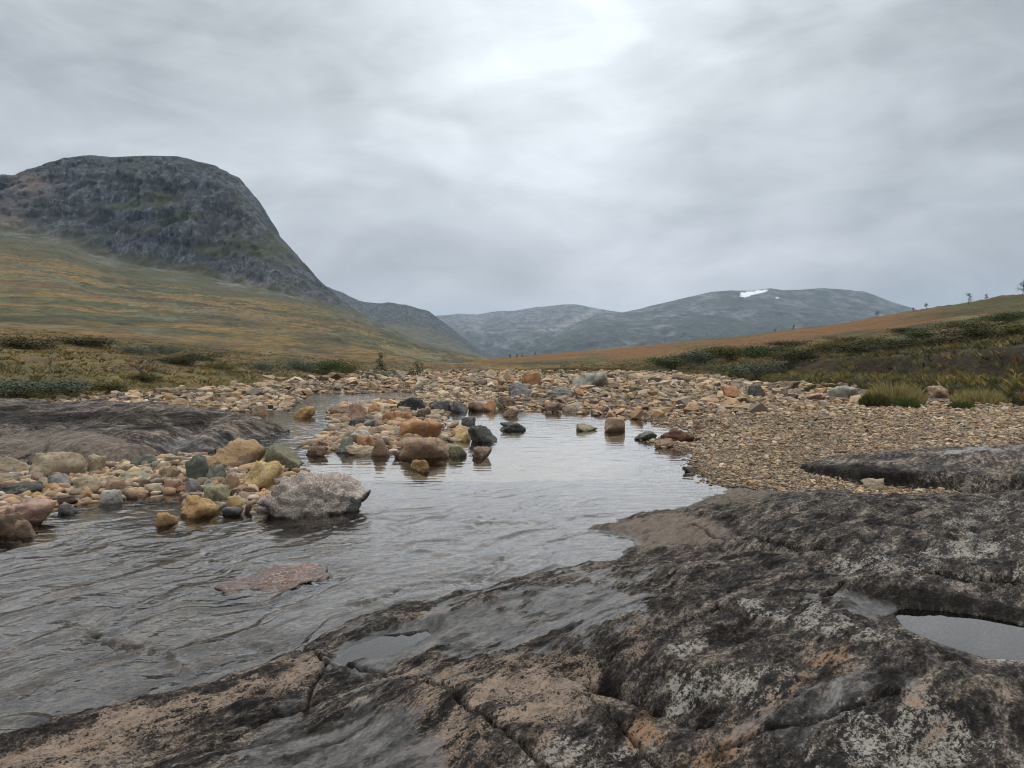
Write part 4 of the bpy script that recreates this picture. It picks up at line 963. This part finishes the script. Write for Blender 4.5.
def tube(p0, p1, r0, r1, n=5):
    p0, p1 = np.array(p0), np.array(p1); d_ = p1 - p0; d_ = d_ / (np.linalg.norm(d_) + 1e-9)
    a_ = np.cross(d_, [.3, .5, .8]); a_ /= np.linalg.norm(a_); b_ = np.cross(d_, a_)
    an = np.linspace(0, 2 * np.pi, n, endpoint=False); ring = np.cos(an)[:, None] * a_ + np.sin(an)[:, None] * b_
    V = np.vstack([p0 + ring * r0, p1 + ring * r1]); fs = [(i, (i + 1) % n, n + (i + 1) % n, n + i) for i in range(n)]
    return V, np.array(fs)
def join(parts):
    Vs, Fs, o_ = [], [], 0
    for V, f in parts: Vs.append(V); Fs.append(f + o_); o_ += len(V)
    return np.vstack(Vs), np.vstack(Fs)
def leaf_cloud(centres, n, spread, size, rs):
    c = centres[rs.randint(0, len(centres), n)]; P_ = c + rs.normal(size=(n, 3)) * spread
    P_[:, 2] = np.abs(P_[:, 2])
    d1 = rs.normal(size=(n, 3)); d1 /= np.linalg.norm(d1, axis=1)[:, None]; d2 = np.cross(d1, rs.normal(size=(n, 3))); d2 /= np.linalg.norm(d2, axis=1)[:, None]
    s_ = size * rs.uniform(.6, 1.4, n)[:, None]
    V = np.stack([P_ - d1 * s_, P_ + d2 * s_ * .5, P_ + d1 * s_, P_ - d2 * s_ * .5], 1).reshape(-1, 3)
    return V, np.arange(n * 4).reshape(-1, 4), np.repeat(np.clip(rs.random(n) * .6 + .4 * rs.random(n), 0, 1), 4)
SH = {}
def shrub_mesh(k, tint):
    if (k, tint) in SH: return SH[(k, tint)]
    rs = np.random.RandomState(50 + k)
    nb = rs.randint(7, 13); c = np.c_[rs.normal(0, .34, nb), rs.normal(0, .34, nb), rs.uniform(.15, .62, nb)]
    V, Fq, r_ = leaf_cloud(c, 4200, np.array([.19, .19, .14]), .027, rs)
    st = join([tube((cx * .2, cy * .2, 0), (cx, cy, cz), .014, .004) for cx, cy, cz in c])
    SH[(k, tint)] = (mesh_np('foliage', V, Fq, LEAF[tint], {'rnd': r_}, smooth=False), mesh_np('stems', *st, m_bark)); return SH[(k, tint)]
def shrub(px, py, wpx, hpx, Yd, tint, lab, grp, zfun, name='shrub'):
    x = (px - 512) / F * Yd; zb = zfun(x, Yd) if zfun else Zat(py, Yd)
    root = bpy.data.objects.new(name, None); COL.objects.link(root); root.location = (x, Yd, zb - .04)
    w_ = wpx / F * Yd; h_ = hpx / F * Yd * (1.35 if 255 < px < 470 else .85 if px < 255 else 1.0)
    root.scale = (w_ / 1.25, w_ / 1.25, h_ / 1.05); root.rotation_euler = (0, 0, RNG.uniform(0, 6.28))
    root['label'] = lab; root['category'] = 'shrub'
    if grp: root['group'] = grp
    f_, s_ = shrub_mesh(int(RNG.integers(7)), tint)
    link('foliage', f_, root); link('stem', s_, root); return root
# willow scrub on the left bank
for px, wpx, hpx, Yd, tint, lab in [
    (20, 66, 26, 26.6, 'willow', 'pale grey-green willow shrub at the far left end of the bank'), (66, 50, 18, 28.6, 'willow', 'low grey-green willow shrub second from the left edge'),
    (108, 44, 13, 30.5, 'olive', 'low olive shrub beside the peat bank on the left'), (150, 40, 12, 34, 'dark', 'dark heather bush on the left bank edge'), (132, 30, 16, 46, 'willow', 'grey willow shrub on top of the left bank'),
    (185, 46, 12, 44, 'dark', 'wide dark heather bush at the middle of the left bank'), (222, 36, 11, 46, 'olive', 'olive bush at the inner end of the left bank'), (40, 70, 20, 42, 'dark', 'big dark heather bush behind the willow shrubs at left'),
    (95, 60, 18, 48, 'dark', 'dark heather bush high on the left bank'), (205, 40, 14, 52, 'dark', 'dark round heather bush behind the left bank'), (165, 30, 14, 56, 'willow', 'grey-green shrub high behind the left bank'),
    (262, 30, 10, 52, 'willow', 'small grey-green shrub left of the riverside thicket'), (300, 26, 11, 58, 'willow', 'grey-green shrub at the left of the riverside thicket'), (322, 34, 14, 58, 'green', 'dark green shrub in the riverside thicket'),
    (345, 26, 12, 62, 'olive', 'olive shrub in the riverside thicket'), (372, 36, 13, 62, 'willow', 'grey shrub below the sapling by the river'), (398, 34, 12, 64, 'green', 'green shrub between the two saplings'), (428, 36, 12, 64, 'willow', 'grey-green shrub right of the saplings'),
    (455, 30, 10, 68, 'olive', 'low olive shrub right of the riverside thicket')]:
    shrub(px, 0, wpx, hpx, Yd, tint, lab, 'shrubs along the left bank', left_z)
for px, wpx, hpx, Yd, tint, lab in [
    (500, 34, 11, 74, 'willow', 'grey-green shrub left of the orange boulder'), (532, 50, 14, 72, 'willow', 'broad grey-green willow behind the orange boulder'), (560, 36, 12, 76, 'green', 'green shrub behind the sharp slab boulder'),
    (600, 34, 9, 86, 'olive', 'low olive shrub at the head of the gravel'), (628, 26, 7, 90, 'dark', 'small dark shrub at the head of the gravel'),
    (674, 44, 17, 84, 'green', 'leftmost green shrub of the right bank row'), (705, 44, 19, 76, 'willow', 'tall grey-green shrub of the right bank row'), (735, 40, 19, 70, 'olive', 'olive shrub in the middle of the right bank row'),
    (765, 44, 20, 64, 'green', 'green shrub at the right of the bank row'), (690, 40, 14, 95, 'dark', 'dark shrub behind the right bank row'), (722, 40, 15, 92, 'olive', 'olive shrub behind the right bank row'), (752, 40, 14, 86, 'dark', 'dark bush behind the middle of the bank row'),
    (770, 54, 22, 46, 'willow', 'dark grey-green willow hanging over the gravel at right'), (800, 50, 22, 45, 'dark', 'dark heather bush right of the overhanging willow'), (742, 36, 16, 50, 'green', 'green shrub left of the overhanging willow'),
    (820, 50, 20, 58, 'olive', 'olive shrub on the peat bank'), (856, 56, 20, 50, 'dark', 'dark heather bush on the peat bank'), (895, 60, 22, 46, 'dark', 'wide dark heather bush at the middle of the peat bank'), (940, 60, 24, 42, 'dark', 'large dark heather bush on the right of the peat bank'),
    (985, 66, 26, 38, 'dark', 'largest dark heather bush near the right edge'), (1015, 50, 26, 36, 'olive', 'olive bush at the right edge of the photo'), (870, 44, 16, 66, 'olive', 'olive bush above the peat bank'), (925, 46, 16, 64, 'green', 'green bush high above the peat bank'),
    (975, 56, 18, 58, 'olive', 'olive bush high on the right slope'), (1010, 46, 18, 62, 'green', 'green bush near the right edge high on the slope'), (850, 22, 17, 27.5, 'dark', 'dark little bush at the left side of the grass tussock'),
    (790, 40, 12, 96, 'dark', 'dark bush midway up the right moor'), (840, 40, 12, 88, 'dark', 'dark low bush on the right moor slope'), (905, 46, 12, 84, 'dark', 'long dark heather patch on the right slope')]:
    q_ = .68 if px > 780 and px != 850 else .9
    shrub(px, 0, wpx * (.5 + .5 * q_), hpx * q_, Yd, tint, lab, 'shrubs along the right bank', ground_z)

# small trees
def sapling(px, hpx, Yd, lab, zfun, wide=.5, tint='olive', seed=0, grp='scattered small trees'):
    rs = np.random.RandomState(seed); x = (px - 512) / F * Yd; hgt = hpx / F * Yd
    root = bpy.data.objects.new('small_tree', None); COL.objects.link(root); root.location = (x, Yd, zfun(x, Yd) - .1)
    root['label'] = lab; root['category'] = 'tree'; root['group'] = grp
    parts = [tube((0, 0, 0), (.05 * hgt, 0, hgt * .55), .03 * hgt, .018 * hgt), tube((.05 * hgt, 0, hgt * .55), (.03 * hgt, 0, hgt * .95), .018 * hgt, .005 * hgt)]
    cs = []
    for k_ in range(11):
        z_ = hgt * rs.uniform(.25, .85); a_ = rs.uniform(0, 6.28); l_ = hgt * wide * rs.uniform(.25, .55) * (1.15 - z_ / hgt)
        e_ = (math.cos(a_) * l_, math.sin(a_) * l_, z_ + hgt * .14); parts.append(tube((.04 * hgt, 0, z_), e_, .010 * hgt, .003 * hgt)); cs.append(e_)
    cs.append((.03 * hgt, 0, hgt * .9))
    V, Fq, r_ = leaf_cloud(np.array(cs), 420, np.array([.07, .07, .06]) * hgt * (wide + .4), .020 * hgt + .02, rs)
    link('trunk', mesh_np('trunk', *join(parts), m_bark), root); link('crown', mesh_np('crown', V, Fq, LEAF[tint], {'rnd': r_}, smooth=False), root)
sapling(381, 26, 66, 'thin bare-looking sapling behind the riverside thicket', left_z, .45, 'dark', 1)
sapling(416, 26, 66, 'bushy green sapling at the right of the riverside thicket', left_z, .75, 'green', 2)
sapling(1021, 15, 148, 'dense little tree on the skyline at the right edge', ground_z, .7, 'dark', 3)
sapling(967, 11, 170, 'open little tree on the right skyline', ground_z, .8, 'dark', 4)
sapling(985, 6, 162, 'tiny shrub-like tree right of the open one on the skyline', ground_z, .8, 'dark', 5)
sapling(925, 7, 185, 'small round tree on the skyline above the slope', ground_z, .8, 'dark', 6)
sapling(912, 5, 190, 'thin twiggy tree left of the round skyline one', ground_z, .6, 'dark', 7)
sapling(877, 7, 215, 'small tree on the skyline before the far mountain', ground_z, 1.0, 'dark', 8)
sapling(793, 6, 262, 'lone small tree on the low skyline', ground_z, .6, 'dark', 9)
sapling(775, 4, 270, 'low bushy tree left of the lone skyline one', ground_z, 1.3, 'dark', 10)
for i_, px_ in enumerate((510, 517, 522, 535)):
    sapling(px_, 5, 330 + 8 * i_, 'tiny distant tree at the mouth of the valley', ground_z, .5, 'dark', 20 + i_, 'tiny distant trees')

# grass: a tussock that stands out, then the uncountable rest
def blades(n, rad, hgt, rs, lean=.35, wd=.012):
    rr = rad * np.sqrt(rs.random(n)); an = rs.uniform(0, 6.28, n); b0 = np.c_[rr * np.cos(an), rr * np.sin(an), np.zeros(n)]
    h_ = hgt * rs.uniform(.5, 1.1, n) * (1.08 - .6 * (rr / rad) ** 2); dr = np.c_[np.cos(an), np.sin(an)] * (rr / rad)[:, None] * .6 + rs.normal(0, .3, (n, 2))
    tip = b0 + np.c_[dr * (h_ * lean)[:, None], h_]; midp = b0 + np.c_[dr * (h_ * lean * .35)[:, None], h_ * .6]
    sd = rs.normal(size=(n, 2)); sd /= np.linalg.norm(sd, axis=1)[:, None]; sd = np.c_[sd * wd, np.zeros(n)]
    V = np.stack([b0 - sd, b0 + sd, midp + sd * .7, tip], 1).reshape(-1, 3)
    return V, np.arange(n * 4).reshape(-1, 4), np.repeat(rs.random(n), 4)
def tussock(px, py, wpx, hpx, tint, lab):
    rs = np.random.RandomState(int(px)); x, y = G(px, py, .3); zb = float(bed_z(np.array([x]), np.array([y]))[0])
    V, Fq, r_ = blades(1500, wpx / F * y * .5, hpx / F * y, rs, .5, .010)
    o = link('grass_tussock', mesh_np('grass_tussock', V, Fq, LEAF[tint], {'rnd': r_}, smooth=False), loc=(x, y + .3, zb - .03), label=lab, category='grass tuft'); return o
tussock(900, 405, 52, 24, 'gold', 'tall golden grass tussock on the gravel bar')
tussock(880, 407, 26, 15, 'olive', 'low olive tussock at the left foot of the golden one')
tussock(912, 408, 22, 12, 'fresh', 'short bright green tussock before the golden one')
tussock(968, 409, 22, 9, 'fresh', 'small flat green tussock at the right of the gravel bar')
tussock(985, 404, 50, 16, 'gold', 'yellowish grass tussock at the foot of the peat bank')
tussock(828, 392, 40, 9, 'olive', 'low olive tussock above the pale lichened boulder')

def mat_cover():
    m, t = material('ground_cover'); finish(t, t.attr('col', 0), .85, None, .15); return m
m_cov = mat_cover()
HP = 1.7 * np.array([(.17, .125, .042), (.12, .092, .030), (.090, .084, .028), (.125, .068, .028), (.045, .045, .018), (.028, .025, .014), (.11, .12, .085), (.07, .08, .03)])
def cover(name, roots, hs, pal_w, nbl, lean, wd):
    rs = np.random.RandomState(5); n = len(roots); V = []; C = []
    rep = np.repeat(np.arange(n), nbl); N_ = len(rep)
    an = rs.uniform(0, 6.28, N_); rr = hs[rep] * .55 * np.sqrt(rs.random(N_)); b0 = roots[rep] + np.c_[rr * np.cos(an), rr * np.sin(an), np.full(N_, -.03)]
    h_ = hs[rep] * rs.uniform(.4, 1.1, N_); dr = np.c_[np.cos(an), np.sin(an)] * .5 + rs.normal(0, .35, (N_, 2))
    tip = b0 + np.c_[dr * (h_ * lean)[:, None], h_]; md = b0 + np.c_[dr * (h_ * lean * .4)[:, None], h_ * .6]
    sd = rs.normal(size=(N_, 2)); sd /= np.linalg.norm(sd, axis=1)[:, None]; sd = np.c_[sd * (wd * h_)[:, None], np.zeros(N_)]
    V = np.stack([b0 - sd, b0 + sd, md + sd * .9, tip], 1).reshape(-1, 3)
    pick = np.array([rs.choice(8, p=w_) for w_ in pal_w])[rep]
    C = np.repeat(HP[pick] * rs.uniform(.65, 1.35, N_)[:, None], 4, 0)
    link(name, mesh_np(name, V, np.arange(N_ * 4).reshape(-1, 4), m_cov, {'col': C}, smooth=False), kind='stuff')
# right bank and slope
def gather(n, px0, px1, f0, f1, zfun, edge):
    out, w_ = [], []
    for _ in range(n):
        px_ = RNG.uniform(px0, px1); y0 = edge(px_); y = y0 + f0 + (f1 - f0) * RNG.random() ** 1.8
        x = (px_ - 512) / F * y; out.append((x, y, zfun(x, y)))
    return np.array(out)
er = lambda p_: (CZ - .32) * F / (np.interp(p_, [e_[0] for e_ in EDGE], [e_[1] for e_ in EDGE]) - 362)
rt = gather(6500, 560, 1060, .3, 60, ground_z, er)
nzv = fbm(rt[:, 0] / 6, rt[:, 1] / 8, 3.0, 3); pw = np.zeros((len(rt), 8))
dd_ = rt[:, 1] - np.array([er(x / y * F + 512) for x, y in rt[:, :2]])
for i_ in range(len(rt)):
    if dd_[i_] < 4: w_ = [.3, .24, .2, .02, .04, .0, .02, .18]
    elif dd_[i_] < 11: w_ = [.10, .09, .12, .08, .2, .3, .03, .08] if nzv[i_] < .15 else [.28, .2, .2, .08, .08, .06, .0, .1]
    else: w_ = [.14, .2, .14, .36, .05, .04, .0, .07] if nzv[i_] < .2 else [.2, .2, .22, .08, .1, .05, .03, .12]
    pw[i_] = np.array(w_) / sum(w_)
cover('grass', rt, .09 + .20 * RNG.random(len(rt)) ** 1.5, pw, 16, 1.1, .07)
# left bank
el = lambda p_: float(left_edge(p_))
rt = gather(6500, -60, 480, .5, 75, left_z, el)
nzv = fbm(rt[:, 0] / 6, rt[:, 1] / 8, 3.0, 3); pw = np.zeros((len(rt), 8))
for i_ in range(len(rt)):
    d_ = rt[i_, 1] - el(rt[i_, 0] / rt[i_, 1] * F + 512)
    if d_ < 4: w_ = [.2, .2, .25, .05, .06, .04, .04, .16]
    elif d_ < 13: w_ = [.12, .16, .10, .14, .16, .27, .02, .03] if nzv[i_] < .2 else [.22, .2, .22, .1, .1, .06, .02, .08]
    else: w_ = [.22, .24, .2, .12, .08, .03, .03, .08] if nzv[i_] < .2 else [.3, .2, .12, .2, .06, .04, .03, .05]
    pw[i_] = np.array(w_) / sum(w_)
cover('grass', rt, .09 + .16 * RNG.random(len(rt)) ** 1.5, pw, 16, 1.2, .07)

# ------------------------------------------------------------------ haze
bm = bmesh.new(); bmesh.ops.create_cube(bm, size=1.0)
for v in bm.verts: v.co = (v.co.x * 17600, v.co.y * 17200 + 8250, v.co.z * 1006 + 500)
me = bpy.data.meshes.new('haze'); bm.to_mesh(me); bm.free()
mh, th = material('haze')
pv = th.n('ShaderNodeVolumePrincipled', {'Color': (.60, .79, 1.0), 'Density': 0.00006, 'Anisotropy': 0.0})
th.nt.links.new(pv.outputs[0], th.out.inputs['Volume']); me.materials.append(mh)
link('haze', me, kind='stuff')
